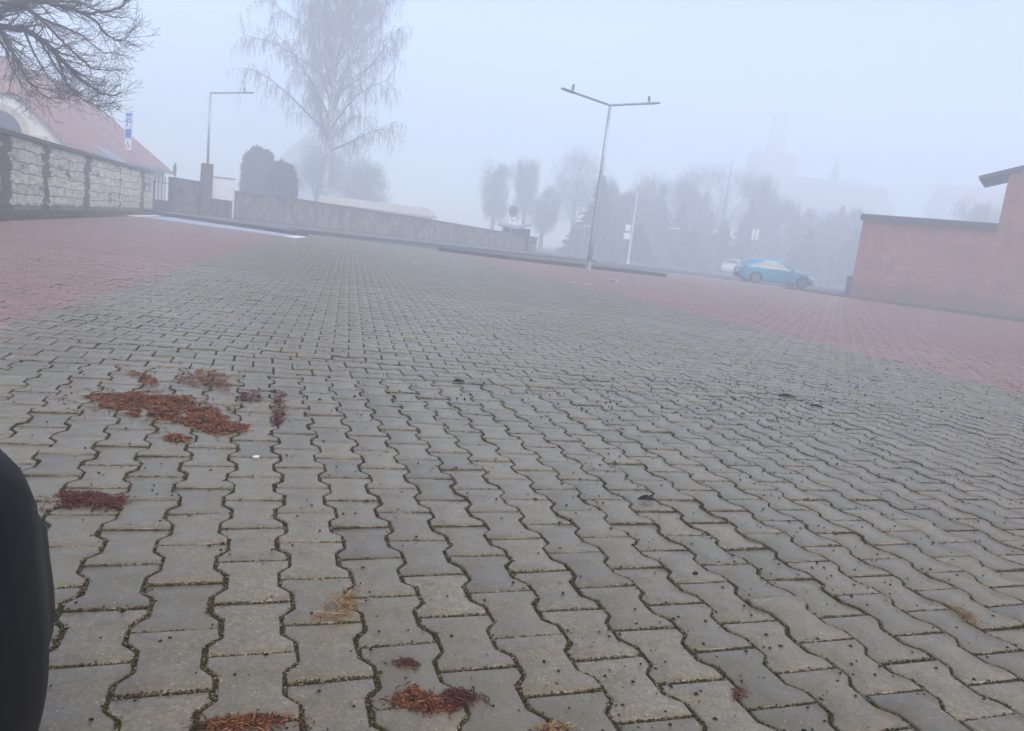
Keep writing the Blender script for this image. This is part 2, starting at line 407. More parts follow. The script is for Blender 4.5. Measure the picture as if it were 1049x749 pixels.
def v_of(P): return (P-ORF) @ F2
def clip(poly, f):
    out = []; n = len(poly)
    for i in range(n):
        p, q = poly[i], poly[(i+1) % n]; a, b = f(p), f(q)
        if a <= 0: out.append(p)
        if (a < 0 < b) or (b < 0 < a): out.append(p + (q-p)*(a/(a-b)))
    return np.array(out) if len(out) > 2 else None
def inset(poly, d):
    n = len(poly); res = []
    for i in range(n):
        a, b, c = poly[i-1], poly[i], poly[(i+1) % n]
        e, g = b-a, c-b
        le, lg = np.hypot(*e), np.hypot(*g)
        if le < 1e-6 or lg < 1e-6: res.append(b); continue
        n1 = np.array([-e[1], e[0]])/le; n2 = np.array([-g[1], g[0]])/lg
        k = n1+n2; q = max(0.35, 1+n1@n2)
        res.append(b + k/q*d)
    return np.array(res)
def in_view(x, y):
    return (y > 0.75) & (x > -0.74*y-0.9) & (x < 0.80*y+1.2)
RED_L = ([0, 4.26, 20.4, 40], [-1.9, -2.97, -7.01, -11.9])
RED_R = ([0, 6.85, 31, 60], [7.05, 4.70, -3.6, -13.6])
def zone(x, y):
    z = np.zeros(np.shape(x), dtype=np.int32)
    z[(x < np.interp(y, *RED_L)) & (((np.stack([x, y], -1)-ORF) @ F2) > 0.0) & (y < 29.5)] = 1
    z[x > np.interp(y, *RED_R)] = 1
    for a, b in (((4.35, 16.35), (5.05, 15.6)), ((3.2, 20.2), (4.1, 19.7))):     # dark courses that part two bays
        p = np.array(a); d = np.array(b)-p; L = np.hypot(*d); d /= L
        q = np.stack([x-p[0], y-p[1]], -1); u = q @ d; w = np.abs(q @ np.array([-d[1], d[0]]))
        z[(u > 0) & (u < L) & (w < 0.09)] = 2
    return z
near_cells = []; far_V = []
# cells of the near field (long axis away from the camera) and of the narrow band beyond it
for c in range(-40, 70):
    for k in range(-8, 40):
        r = k + (0.5 if c % 2 else 0.0) + 0.0
        cen = ORG + E1*(c*CP) + E2*((r+0.0)*RP)
        if not in_view(*cen): continue
        if b_of(cen) > B_SEAM+0.15: continue
        near_cells.append((cen, E1, E2, 0))
for j in range(0, 9):
    for i in range(-40, 60):
        cen = ORG + E2*(B_SEAM + 0.002 + (j+0.5)*CP) + E1*((i + (0.5 if j % 2 else 0))*RP)
        if not in_view(*cen) or v_of(cen) > 0.15: continue
        near_cells.append((cen, -E2, E1, 1))
FARMAX = 10.0
far_c = []
for j in range(0, 300):
    i = np.arange(-130, 190) + (0.5 if j % 2 else 0)
    P = ORF + np.outer(i*RP, F1) + F2*((j+0.5)*CP)
    ok = in_view(P[:, 0], P[:, 1]) & (P[:, 1] < 42)
    ok &= ~((P[:, 0] < -6) & (P[:, 1] > 33)) & (((P-ORG) @ E2) > B_SEAM-0.15)
    lim = np.interp(P[:, 1], [0, 15.7, 26.9, 34], [-4.5, -10.6, -14.3, -16.6]); ok &= P[:, 0] > lim
    if not ok.any(): continue
    P = P[ok]
    edge = (j < 2) | (P[:, 1] < FARMAX) | (((P-ORG) @ E2) < B_SEAM+0.15)
    for p in P[edge]: near_cells.append((p, -F2, F1, 2))
    far_c.append(P[~edge])
far_c = np.concatenate(far_c)
V = []; LP = []; SZ = []; MI = []; edges_near = []
nv = 0
def gb(p): return b_of(p)-(B_SEAM-GA)
def gbr(p): return (B_SEAM+GA)-b_of(p)
def gv(p): return v_of(p)+GA
def gvr(p): return GA-v_of(p)
zs = zone(np.array([c[0][0] for c in near_cells]), np.array([c[0][1] for c in near_cells]))
for (cen, eu, ev, kind), zc in zip(near_cells, zs):
    jit = RNG.normal(0, 0.0008, 2); a = RNG.normal(0, 0.010); ca, sa = cos(a), sin(a)
    o = OUT @ np.array([[ca, sa], [-sa, ca]]) + jit
    o = o + RNG.normal(0, 0.0010, o.shape)
    poly = cen + np.outer(o[:, 0], eu) + np.outer(o[:, 1], ev)
    fs = {0: (gb,), 1: (gbr, gv), 2: (gvr, gbr)}[kind]
    bad = False
    for f in fs:
        val = np.array([f(p) for p in poly])
        if (val <= 0).all(): continue
        if (val > 0).all(): bad = True; break
        poly = clip(poly, f)
        if poly is None: bad = True; break
    if bad or len(poly) < 4: continue
    area = 0.5*abs(np.dot(poly[:, 0], np.roll(poly[:, 1], -1)) - np.dot(poly[:, 1], np.roll(poly[:, 0], -1)))
    if area < 0.0022: continue
    y = cen[1]; n = len(poly)
    z0 = RNG.normal(0, 0.0015); tx, ty = RNG.normal(0, 0.009, 2)
    def zz(p): return z0 + (p-cen) @ np.array([tx, ty])
    if y < 6.5:
        t1 = inset(poly, 0.0042); mid = inset(poly, 0.0012)
        rings = [(poly, -0.016), (poly, -0.0048), (mid, -0.0016), (t1, 0.0)]
    else:
        t1 = inset(poly, 0.003); rings = [(poly, -0.014), (poly, -0.0035), (t1, 0.0)]
    for ring, dz in rings:
        for p in ring: V.append((p[0], p[1], zz(p)+dz))
    for k in range(len(rings)-1):
        for i in range(n):
            LP += [nv+k*n+i, nv+k*n+(i+1) % n, nv+(k+1)*n+(i+1) % n, nv+(k+1)*n+i]; SZ.append(4); MI.append(zc)
    LP += [nv+(len(rings)-1)*n+i for i in range(n)]; SZ.append(n); MI.append(zc)
    nv += len(rings)*n
    if y < 5.2 and zc != 1: edges_near.append(poly)
V = np.array(V)
# far cells: outline with plain sides
n = len(far_c); o2 = outline(0.0035); k = 12
tv = np.concatenate([o2, outline(0.0055)])
z0 = RNG.normal(0, 0.0012, n)
FV = np.zeros((n, 24, 3))
FV[:, :, 0] = far_c[:, None, 0] + tv[None, :, 0]*(-F2[0]) + tv[None, :, 1]*F1[0]
FV[:, :, 1] = far_c[:, None, 1] + tv[None, :, 0]*(-F2[1]) + tv[None, :, 1]*F1[1]
FV[:, :12, 2] = (z0-0.012)[:, None]; FV[:, 12:, 2] = z0[:, None]
q = []
for i in range(12): q += [i, (i+1) % 12, 12+(i+1) % 12, 12+i]
q += list(range(12, 24)); q = np.array(q)
FL = (q[None, :] + (np.arange(n)*24)[:, None] + nv).ravel()
FS = np.tile(np.array([4]*12+[12]), n)
FM = np.repeat(zone(far_c[:, 0], far_c[:, 1]), 13)
pav = raw_mesh('paving', np.concatenate([V, FV.reshape(-1, 3)]), np.concatenate([np.array(LP), FL]), np.concatenate([np.array(SZ), FS]),
               ['grey_paver', 'red_paver', 'dark_paver'], np.concatenate([np.array(MI), FM]))
tag(pav, kind='structure')
# the bedding under the blocks, showing in the joints
bed = MB(); nx = 60
gx = np.linspace(-40, 45, 86); gy = np.linspace(-6, 46, 53)
for yy in gy:
    for xx in gx: bed.v.append((xx, yy, -0.0065))
for j in range(len(gy)-1):
    for i in range(len(gx)-1):
        a = j*len(gx)+i; bed.f.append((a, a+1, a+1+len(gx), a+len(gx)))
tag(bed.build('bedding_soil', 'soil'), kind='structure')

# moss, grit and old needles lying in the joints
def blob(MBo, p, r, flat=0.6):
    u = RNG.random()*2*pi
    q = []
    for j in range(4):
        a = u+pi/2*j; rr = r*RNG.uniform(0.6, 1.3); q.append((p[0]+cos(a)*rr, p[1]+sin(a)*rr, p[2]))
    t = (p[0], p[1], p[2]+r*flat*RNG.uniform(0.7, 1.4)); b = (p[0], p[1], p[2]-r*0.4)
    MBo.add(q+[t, b], [(0, 1, 4), (1, 2, 4), (2, 3, 4), (3, 0, 4), (1, 0, 5), (2, 1, 5), (3, 2, 5), (0, 3, 5)])
mo = MB()
for poly in edges_near:
    cy = poly[:, 1].mean(); n = len(poly)
    dens = 560 if cy < 1.9 else 320 if cy < 2.8 else 140
    for i in range(n):
        a, b = poly[i], poly[(i+1) % n]; L = np.hypot(*(b-a))
        nrm = np.array([(b-a)[1], -(b-a)[0]])/max(L, 1e-6)
        for _ in range(RNG.poisson(L*dens)):
            p = a + (b-a)*RNG.random() + nrm*RNG.normal(0.0022, 0.0034)
            r = RNG.uniform(0.0011, 0.0036)*(1.0 if cy < 2.8 else 1.3)
            blob(mo, (p[0], p[1], RNG.uniform(-0.0045, -0.0008)), r)
tag(mo.build('joint_moss', 'moss'), 'olive moss, grit and needle crumbs filling the joints between the near paving blocks', 'moss', kind='stuff')

# black crumbs scattered over the blocks
sp = MB()
def crumb(p, r):
    blob(sp, (p[0], p[1], r*0.3+0.001), r, 0.65)
for _ in range(5200):
    Y = 1.0 + 7.5*RNG.random()**1.15; X = RNG.uniform(-0.68*Y, 0.75*Y)
    if X < 0.1*Y and RNG.random() < 0.55: continue
    crumb((X, Y), min(0.009, (0.0013+0.0042*RNG.random()**1.6)*(0.8+0.15*Y)))
for _ in range(620):       # thicker drift on the right
    t = RNG.random(); c = gr(860 + RNG.normal(0, 90), 408 + RNG.normal(0, 16))
    crumb((c.x, c.y), 0.003+0.007*RNG.random()**2)
for _ in range(260):
    c = gr(620 + RNG.normal(0, 130), 400 + RNG.normal(0, 14)); crumb((c.x, c.y), 0.003+0.007*RNG.random()**2)
tag(sp.build('dark_crumbs', 'speck'), 'black seeds and crumbs scattered over the grey paving', 'crumbs', kind='stuff')

# ------------------------------------------------------------------ litter patches
def sliver(mb, p, L, w, az, el, h):
    d = Vector((cos(az)*cos(el), sin(az)*cos(el), sin(el))); sd = Vector((-sin(az), cos(az), 0))*w/2; p = Vector(p)
    a, b = p-d*L/2, p+d*L/2; up = Vector((0, 0, h))
    bend = Vector((0, 0, RNG.uniform(-0.2, 0.35)*L*0.3))
    mb.add([a-sd, a+sd, p+sd+bend, p-sd+bend, b+sd*0.4, b-sd*0.4, p+up+bend], [(0, 1, 2, 6), (0, 6, 3), (3, 6, 5), (6, 2, 4, 5)])
def patch(name, blobs, count, mat, label, L=(0.005, 0.03), w=(0.0015, 0.0055), thick=0.014, cat='litter', group=None):
    """blobs: (px, py, half width px, half height px, tilt)"""
    mb = MB(); ws = np.array([b[2]*b[3] for b in blobs], float); ws /= ws.sum()
    for _ in range(count):
        b = blobs[RNG.choice(len(blobs), p=ws)]
        a = RNG.random()*2*pi; r = RNG.random()**0.55*(1.0+0.18*sin(3*a+b[0])+0.14*sin(7*a+b[1])) if RNG.random() < 0.87 else RNG.uniform(0.8, 1.9)
        dx, dy = r*cos(a)*b[2], r*sin(a)*b[3]
        g = gr(b[0]+dx, b[1]+dy+dx*b[4])
        if count > 600 and mnoise.noise(Vector((g.x*17, g.y*17, 3.1+b[0]*0.01))) < -0.30 + 0.34*(r-0.55): continue
        hz = thick*max(0, 1-r)*RNG.random()
        sliver(mb, (g.x, g.y, 0.003+hz), RNG.uniform(*L), RNG.uniform(*w), RNG.random()*2*pi, RNG.normal(0, 0.22), 0.0016)
    o = mb.build(name, mat)
    return tag(o, label, cat, group)
G_L = 'patches of shed red-brown litter on the paving'
patch('needle_litter', [(135, 411, 42, 11, 0.02), (180, 412, 30, 7, 0.1), (205, 431, 28, 9, 0.02), (228, 438, 24, 7, 0.05), (165, 424, 34, 6, 0.1), (210, 421, 24, 3, -0.05), (180, 450, 14, 4, 0.05)],
      7000, 'litter', 'largest red-brown heap of shed needles, spread in a ragged band', (0.005, 0.03), (0.0016, 0.0075), 0.02, group=G_L)
patch('needle_litter', [(212, 385, 24, 6, 0.1), (200, 391, 20, 6, 0.1), (225, 394, 12, 6, 0.3)], 900, 'litter', 'red-brown litter patch just beyond the largest heap, at the block seam', group=G_L)
patch('needle_litter', [(145, 386, 16, 4, 0.25), (152, 391, 9, 4, 0.2)], 300, 'litter', 'thin faint scrap of brown litter beyond the left end of the largest heap', group=G_L)
patch('needle_litter', [(256, 407, 14, 6, 0.0), (285, 406, 8, 6, 0), (286, 420, 7, 12, 0.1), (284, 431, 5, 5, 0)], 700, 'litter_dark', 'dark red litter patch with a tail, beside the right end of the largest heap', group=G_L)
patch('needle_litter', [(90, 513, 34, 9, 0.0), (70, 512, 20, 6, 0), (118, 516, 8, 6, 0)], 950, 'litter_dark', 'dull red litter patch close to the black car', group=G_L)
patch('needle_litter', [(428, 718, 24, 10, 0.1), (440, 724, 20, 8, 0.0)], 700, 'litter', 'orange-brown litter tuft near the bottom edge, next to a dark red sprig', (0.006, 0.022), (0.001, 0.0035), group=G_L)
patch('needle_litter', [(466, 718, 20, 12, -0.1), (478, 716, 16, 3, 0)], 240, 'litter_dark', 'dark red sprig lying against the orange-brown tuft', (0.006, 0.026), (0.001, 0.003), group=G_L)
patch('needle_litter', [(415, 681, 15, 3, 0.05)], 90, 'litter_dark', 'small dark red curl above the orange-brown tuft', (0.006, 0.018), (0.001, 0.003), group=G_L)
patch('needle_litter', [(255, 741, 38, 7, -0.05), (225, 744, 20, 5, 0)], 420, 'litter', 'brown litter strip cut by the bottom edge of the picture', (0.006, 0.022), (0.001, 0.0035), group=G_L)
patch('straw_tuft', [(350, 624, 16, 13, -0.2), (340, 634, 18, 4, 0), (357, 616, 8, 9, 0)], 170, 'straw', 'pale tan straw tuft lying across a joint', (0.012, 0.04), (0.0008, 0.0022), cat='straw', group='tufts of dry straw')
patch('straw_tuft', [(569, 746, 18, 4, 0)], 120, 'straw', 'small yellow straw tuft at the bottom edge of the picture', (0.008, 0.02), (0.0008, 0.002), cat='straw', group='tufts of dry straw')
patch('straw_tuft', [(990, 632, 14, 6, 0.5)], 120, 'straw', 'faint straw smear in a joint on the right', (0.008, 0.02), (0.0008, 0.002), cat='straw', group='tufts of dry straw')
patch('straw_tuft', [(757, 711, 7, 5, 0)], 60, 'litter', 'small rusty crumb of straw in a joint below the middle right', (0.006, 0.014), (0.0008, 0.002), cat='straw', group='tufts of dry straw')
def leaf(px, py, L, W, label, az, mat='speck', h=0.012):
    g = gr(px, py); mb = MB(); n = 9
    pts = []
    for i in range(n):
        t = i/(n-1); wv = W*sin(pi*min(1, max(0, t*0.96+0.02)))**0.8
        z = 0.003 + h*sin(pi*t)*RNG.uniform(0.8, 1.1)
        for s_ in (-1, -0.45, 0, 0.45, 1): pts.append(((t-0.5)*L, s_*wv/2, z*(1-0.65*s_*s_)+0.002))
    fs = []
    for i in range(n-1):
        for j in range(4): fs.append((i*5+j, (i+1)*5+j, (i+1)*5+j+1, i*5+j+1))
    mb.add(pts, fs); o = mb.build('dry_leaf', mat, smooth=True); o.location = (g.x, g.y, 0); o.rotation_euler = (0, 0, az)
    o.modifiers.new('thick', 'SOLIDIFY').thickness = 0.002
    tag(o, label, 'leaf', 'dark dry leaves on the paving')
leaf(662, 513, 0.062, 0.03, 'single black curled leaf in the middle of the paving, largest of the dark leaves', 0.1, h=0.018)
leaf(470, 391, 0.07, 0.035, 'dark leaf lying on the seam between near and far paving', 0.4)
leaf(806, 407, 0.12, 0.045, 'long black leaf far out on the right of the paving', -0.2, h=0.02)
leaf(836, 417, 0.09, 0.035, 'short black leaf just below the long one on the right', -0.3, h=0.016)
leaf(712, 589, 0.02, 0.014, 'small black leaf scrap on the right in the front field of grey paving', 0.5, h=0.006)
def scrap(px, py, L, W, label, az):
    g = gr(px, py); mb = MB()
    k = 7; pts = []; fs = []
    for i in range(k):
        for j in range(4): pts.append(((i/(k-1)-0.5)*L, (j/3-0.5)*W, 0.006+RNG.uniform(0, 0.35)*min(L, W)))
    for i in range(k-1):
        for j in range(3): fs.append((i*4+j, (i+1)*4+j, (i+1)*4+j+1, i*4+j+1))
    mb.add(pts, fs); o = mb.build('paper_scrap', 'paper'); o.location = (g.x, g.y, 0); o.rotation_euler = (0, 0, az)
    o.modifiers.new('thick', 'SOLIDIFY').thickness = 0.003
    tag(o, label, 'paper scrap', 'white scraps of paper on the paving')
scrap(262, 470, 0.022, 0.014, 'tiny white paper scrap on the front grey paving near the red litter', 0.3)
scrap(597, 291, 0.5, 0.06, 'long white paper strip lying flat on the red bays below the twin lamp', -0.1)
scrap(627, 288, 0.3, 0.12, 'crumpled white paper on the red bays right of the twin lamp', 0.2)
scrap(424, 270, 0.25, 0.06, 'pale paper scrap on the grey lane before the kerbed island', 0.2)

# ------------------------------------------------------------------ ground, road, kerbs, verges
g = MB(); g.add([(-195, -195, -0.10), (195, -195, -0.10), (195, 195, -0.10), (-195, 195, -0.10)], [(0, 1, 2, 3)])
tag(g.build('ground', 'earth'), kind='structure')
rd = MB(); rd.prism([(-20, 36.5), (-6, 33), (-1, 33), (6, 34.5), (8.3, 42.2), (11, 41.4), (17, 41.0), (24, 40), (60, 40), (60, 56), (20, 60), (6, 58), (-20, 52)], -0.08, 0.004)
tag(rd.build('road', 'asphalt'), kind='structure')
# pavement with kerb behind the blue bay
def kerbed(name, poly, top, h=0.13, kw=0.14, kname='kerb'):
    P = [np.array(p, float) for p in poly]
    inn = inset(np.array(P), kw)
    o = MB(); o.prism([tuple(p) for p in inset(np.array(P), kw+0.004)], -0.08, h-0.012)
    b = tag(o.build(name, top), kind='structure')
    k = MB(); n = len(P)
    for i in range(n):
        a, bb = P[i], P[(i+1) % n]; c, d = inn[i], inn[(i+1) % n]
        L = np.hypot(*(bb-a)); m_ = max(1, int(L/1.0))
        for s_ in range(m_):
            t0, t1 = s_/m_ + 0.004/L, (s_+1)/m_ - 0.004/L
            dz = RNG.normal(0, 0.004)
            k.prism([a+(bb-a)*t0, a+(bb-a)*t1, c+(d-c)*t1, c+(d-c)*t0], -0.08, h+dz)
    tag(k.build(kname, 'kerb'), kind='structure')
kerbed('pavement', [(-18.2, 35.75), (-8.9, 29.2), (-8.55, 29.7), (-10.4, 33.6), (-6.5, 36.2), (-2.0, 40.2), (4.4, 46.5), (4.4, 53), (-2.2, 50.5), (-12, 42.6), (-16, 41.2), (-18.5, 39.6)], 'pave_slab', 0.15)
kerbed('traffic_island', [(-3.6, 31.3), (-0.6, 30.75), (2.5, 31.5), (6.2, 33.0), (6.1, 33.9), (2.3, 32.9), (-0.6, 32.3), (-3.6, 32.2)], 'earth', 0.14)
# blue painted bay with white end lines
bb = MB(); bb.prism([(-14.5, 28.6), (-8.3, 25.9), (-8.75, 28.9), (-16.0, 33.9)], 0.0, 0.0062)
tag(bb.build('blue_bay_marking', 'blue_paint'), kind='structure')
wl = MB()
wl.prism([(-15.3, 28.3), (-14.62, 28.35), (-16.4, 34.1), (-17.0, 34.3)], 0.0, 0.0064)
wl.prism([(-8.28, 25.9), (-7.8, 25.8), (-8.3, 28.7), (-8.72, 28.9)], 0.0, 0.0064)
wl.prism([(6.5, 41.85), (8.6, 41.6), (11.3, 41.0), (15.3, 40.55), (17.3, 40.35), (17.3, 40.75), (15.3, 40.95), (11.3, 41.4), (8.6, 42.0), (6.5, 42.25)], 0.0, 0.0085)
tag(wl.build('white_line_marking', 'white_paint'), kind='structure')

# ------------------------------------------------------------------ stone wall on the left
WA = gr(0, 213.6); WB = Vector((-18.75, 37.7, 0))
WA = Vector((-13.2, 19.6, 0)); wd = (WB-WA).normalized(); wang = math.atan2(wd.y, wd.x); wn = Vector((-wd.y, wd.x, 0))
WLEN = (WB-WA).length; START = -8.0
wall = empty('stone_wall', WA, wang, 'cream stone block wall with black streaks and dark coping, on the left before the white house', 'wall')
wall_masonry = box_uv(MB().box(((START+WLEN)/2, 0.16, 0.94), (WLEN-START, 0.32, 1.88)).build('masonry', 'blocks', wall))
MB().box(((START+WLEN)/2, 0.15, 1.945), (WLEN-START, 0.46, 0.13)).build('coping', 'coping', wall, bevel=0.02)
def wall_s(px):
    d = FW + (px-524.5)/F_PX*RT - (200-374.5)/F_PX*UP
    A = np.array([[d[0], -wd.x], [d[1], -wd.y]]); t, s_ = np.linalg.solve(A, np.array([WA.x, WA.y])); return s_
M['wall_blocks'] = block_mat('streaked_stone_blocks', 0.57, [(wall_s(px), w) for px, w in ((5, 0.36), (47, 0.25), (89, 0.30), (123, 0.08), (146, 0.34))] + [(-3.1, 0.3), (-5.8, 0.25)], 1.55, 0.4)
wall_masonry.data.materials[0] = M['wall_blocks']
# grass verge at its foot
vp = [(-10.95, 15.7), (-12.5, 20.1), (-14.6, 26.9), (-16.6, 33.6), (-18.2, 36.6), (-18.7, 37.6), (-13.25, 19.6), (-10.7, 11.4), (-8.6, 9.0)]
vv = MB(); vv.prism(vp, -0.08, 0.05); tag(vv.build('verge', 'earth'), kind='structure')
gm = MB()
def blades(mb, poly, n, z, h):
    P = np.array(poly); lo, hi = P.min(0), P.max(0); k = 0
    from mathutils.geometry import intersect_point_tri_2d
    while k < n:
        x, y = RNG.uniform(lo, hi)
        ins = False; j = len(P)-1
        for i in range(len(P)):
            if (P[i][1] > y) != (P[j][1] > y) and x < (P[j][0]-P[i][0])*(y-P[i][1])/(P[j][1]-P[i][1])+P[i][0]: ins = not ins
            j = i
        if not ins: continue
        k += 1
        for _ in range(3):
            a = RNG.random()*2*pi; hh = h*RNG.uniform(0.4, 1.3); w = 0.012
            bx, by = x+RNG.normal(0, 0.05), y+RNG.normal(0, 0.05)
            tx, ty = RNG.normal(0, 0.5*hh, 2)
            mb.add([(bx-cos(a)*w, by-sin(a)*w, z), (bx+cos(a)*w, by+sin(a)*w, z), (bx+tx, by+ty, z+hh)], [(0, 1, 2)])
blades(gm, vp, 8000, 0.05, 0.045)
tag(gm.build('verge_grass', 'grass'), 'short dull grass along the foot of the cream stone wall', 'grass', kind='stuff')

# ------------------------------------------------------------------ gate, gate pillar wall, lamp, board, far wall
GP = at(176.5, 219, 39.6); gA = Vector((WB.x-0.05, WB.y+0.25, 0)); gB = Vector((GP.x, GP.y, 0))
gd = gB-gA; gl = gd.length
gate = empty('iron_gate', gA, math.atan2(gd.y, gd.x), 'dark iron bar gate with a solid lower panel between two stone walls', 'gate')
fr = MB(); fr.bar((0.05, 0, 0.08), (gl-0.05, 0, 0.08), 0.05); fr.bar((0.05, 0, 1.55), (gl-0.05, 0, 1.55), 0.04)
fr.bar((0.05, 0, 0.05), (0.05, 0, 1.6), 0.06); fr.bar((gl-0.05, 0, 0.05), (gl-0.05, 0, 1.6), 0.06)
fr.build('frame', 'dark_steel', gate)
MB().box((gl/2, 0.0, 0.38), (gl-0.16, 0.02, 0.6)).build('panel', 'dark_steel', gate)
nb = max(6, int(gl/0.27))
for i in range(nb):
    x = 0.12+(gl-0.24)*i/(nb-1); b_ = MB(); b_.tube([(x, 0, 0.68), (x, 0, 1.78)], 0.022, 6); b_.tube([(x, 0, 1.78), (x, 0, 1.9)], [0.035, 0.004], 6)
    b_.build('bar', 'dark_steel', gate)
P0 = Vector((gB.x+0.03, gB.y+0.05, 0)); P1 = at(211, 221, 42.6); P1.z = 0
pd = P1-P0; pl = pd.length
pw = empty('gate_wall', P0, math.atan2(pd.y, pd.x), 'short grimy stone wall section between the iron gate and the lamp with the brown sleeve', 'wall')
box_uv(MB().box((pl/2, 0.15, 0.9), (pl, 0.3, 1.8)).build('masonry', 'blocks_grime', pw))
MB().box((pl/2, 0.15, 1.86), (pl+0.05, 0.42, 0.12)).build('coping', 'coping', pw, bevel=0.02)
box_uv(MB().box((0.28, 0.1, 0.9), (0.56, 0.5, 1.8)).build('gate_pillar', 'blocks_dark', pw))
MB().box((0.35, -0.2, 1.25), (0.32, 0.1, 0.42)).build('letter_box', 'dark_steel', pw, bevel=0.015)
rs = at(180, 174, 44); rsign = empty('round_sign', (rs.x, rs.y, 0), R(-52), 'round traffic sign seen almost edge-on above the gate wall', 'sign')
MB().tube([(0, 0, -0.02), (0, 0, rs.z+0.4)], 0.03, 8).build('pole', 'galv', rsign)
d_ = MB().lathe([(0.0, -0.012), (0.36, -0.012), (0.37, 0), (0.36, 0.012), (0.0, 0.012)], 'Y', 28, (0, -0.05, rs.z)); d_.build('plate', 'sign_back', rsign)

def lamp_arm(root, z, tip, lum_len):
    """arm from the pole top to tip (local), luminaire over the last stretch, sensor pod on it"""
    a = Vector((0, 0, z)); t = Vector(tip); d = (t-a); L = d.length; d.normalize()
    arm = MB().tube([a, a+d*(L-lum_len+0.05)], 0.042, 8).build('arm', 'lamp_grey', root)
    u = Vector((0, 0, 1)).cross(d).normalized(); nn = d.cross(u)
    lm = MB(); s0 = a+d*(L-lum_len)
    sec = [(0, 0.05, 0.035), (0.08, 0.11, 0.045), (lum_len*0.5, 0.13, 0.045), (lum_len*0.93, 0.12, 0.04), (lum_len, 0.09, 0.03)]
    pts = []
    for x, w, h in sec:
        for j in range(8):
            an = 2*pi*(j+0.5)/8; pts.append(s0+d*x+u*(w*cos(an))+nn*(h*sin(an)))
    fs = [tuple(reversed(range(8)))]
    for i in range(len(sec)-1):
        for j in range(8): fs.append((i*8+j, i*8+(j+1) % 8, (i+1)*8+(j+1) % 8, (i+1)*8+j))
    fs.append(tuple(range((len(sec)-1)*8, len(sec)*8)))
    lm.add(pts, fs); lum = lm.build('luminaire', 'lamp_grey', root)
    MB().box(s0+d*lum_len*0.55-Vector((0, 0, 0.048)), (0.1, 0.1, 0.012), math.atan2(d.y, d.x)).build('diffuser', 'diffuser', lum)
    p = a+d*(L*0.79)
    sn = MB(); sn.tube([p+nn*0.03, p+nn*0.1], 0.03, 10); sn.tube([p+nn*0.1, p+nn*0.27], [0.055, 0.05], 10); sn.build('sensor', 'sign_back', root)
# twin-arm lamp in the middle
lb = gr(602.5, 276.5)
tl = empty('street_lamp', (lb.x, lb.y, 0), 0, 'tall pale twin-arm street lamp rising from the red bays, arms in a shallow V', 'street lamp', 'slim grey street lamps with sensor pods')
Yl = lb.y
tp = at(625.5, 108, Yl); H = tp.z
MB().tube([(0, 0, -0.05), (0, 0, 1.2), (0, 0, H*0.6), (0, 0, H+0.03)], [0.095, 0.085, 0.07, 0.05], 14).build('pole', 'galv', tl, smooth=True)
MB().lathe([(0.0, 0.0), (0.17, 0.0), (0.17, 0.02), (0.115, 0.03), (0.11, 0.32), (0.09, 0.34)], n=18).build('base', 'galv', tl)
for px, py, dy in ((575.5, 90.5, -0.9), (675.5, 105.5, 0.9)):
    q = at(px, py, Yl+dy); lamp_arm(tl, H, (q.x-lb.x, q.y-lb.y, q.z), 0.62)
# single-arm lamp by the gate, its foot in a brown sleeve
lb = at(209.5, 222.5, 41.5); LB = Vector((lb.x, lb.y, 0.12))
ll = empty('street_lamp', LB, 0, 'thin single-arm street lamp standing in a thick brown sleeve by the gate', 'street lamp', 'slim grey street lamps with sensor pods')
H = at(217, 95.5, 41.5).z-LB.z
MB().tube([(0.03, 0, 2.6), (0.0, 0, H+0.03)], [0.07, 0.05], 12).build('pole', 'galv', ll, smooth=True)
sl = MB(); hs = at(211.5, 168, 41.5).z-LB.z
sl.tube([(-0.05, 0, -0.15), (-0.03, 0, 0.02), (0.0, 0, hs*0.5), (0.02, 0, hs), (0.02, 0, hs+0.015)], [0.35, 0.34, 0.325, 0.315, 0.28], 20)
sl.build('sleeve', 'post_wood', ll, smooth=False)
q = at(260, 95, 41.2); lamp_arm(ll, H, (q.x-LB.x, -0.3, q.z-LB.z), 0.6)
# white board on two posts
b0, b1 = at(215, 222, 42.9), at(238, 223.5, 42.9); b0.z = b1.z = 0.13; bd = b1-b0; bl = bd.length
nbd = empty('notice_board', b0, math.atan2(bd.y, bd.x), 'large blank white notice board on two white posts beside the brown lamp sleeve', 'notice board')
zt = at(226, 182.5, 42.9).z-0.13; zb = at(226, 204.5, 42.9).z-0.13
MB().box((bl/2, 0.0, (zt+zb)/2), (bl-0.06, 0.04, zt-zb)).build('panel', 'sign_white', nbd, bevel=0.008)
MB().box((bl/2, 0.0, zt+0.03), (bl+0.1, 0.12, 0.06)).build('cap_rail', 'lamp_grey', nbd)
for x in (0.0, bl): MB().tube([(x, 0, -0.05), (x, 0, zt-0.35)], 0.045, 10).build('post', 'white_steel', nbd)
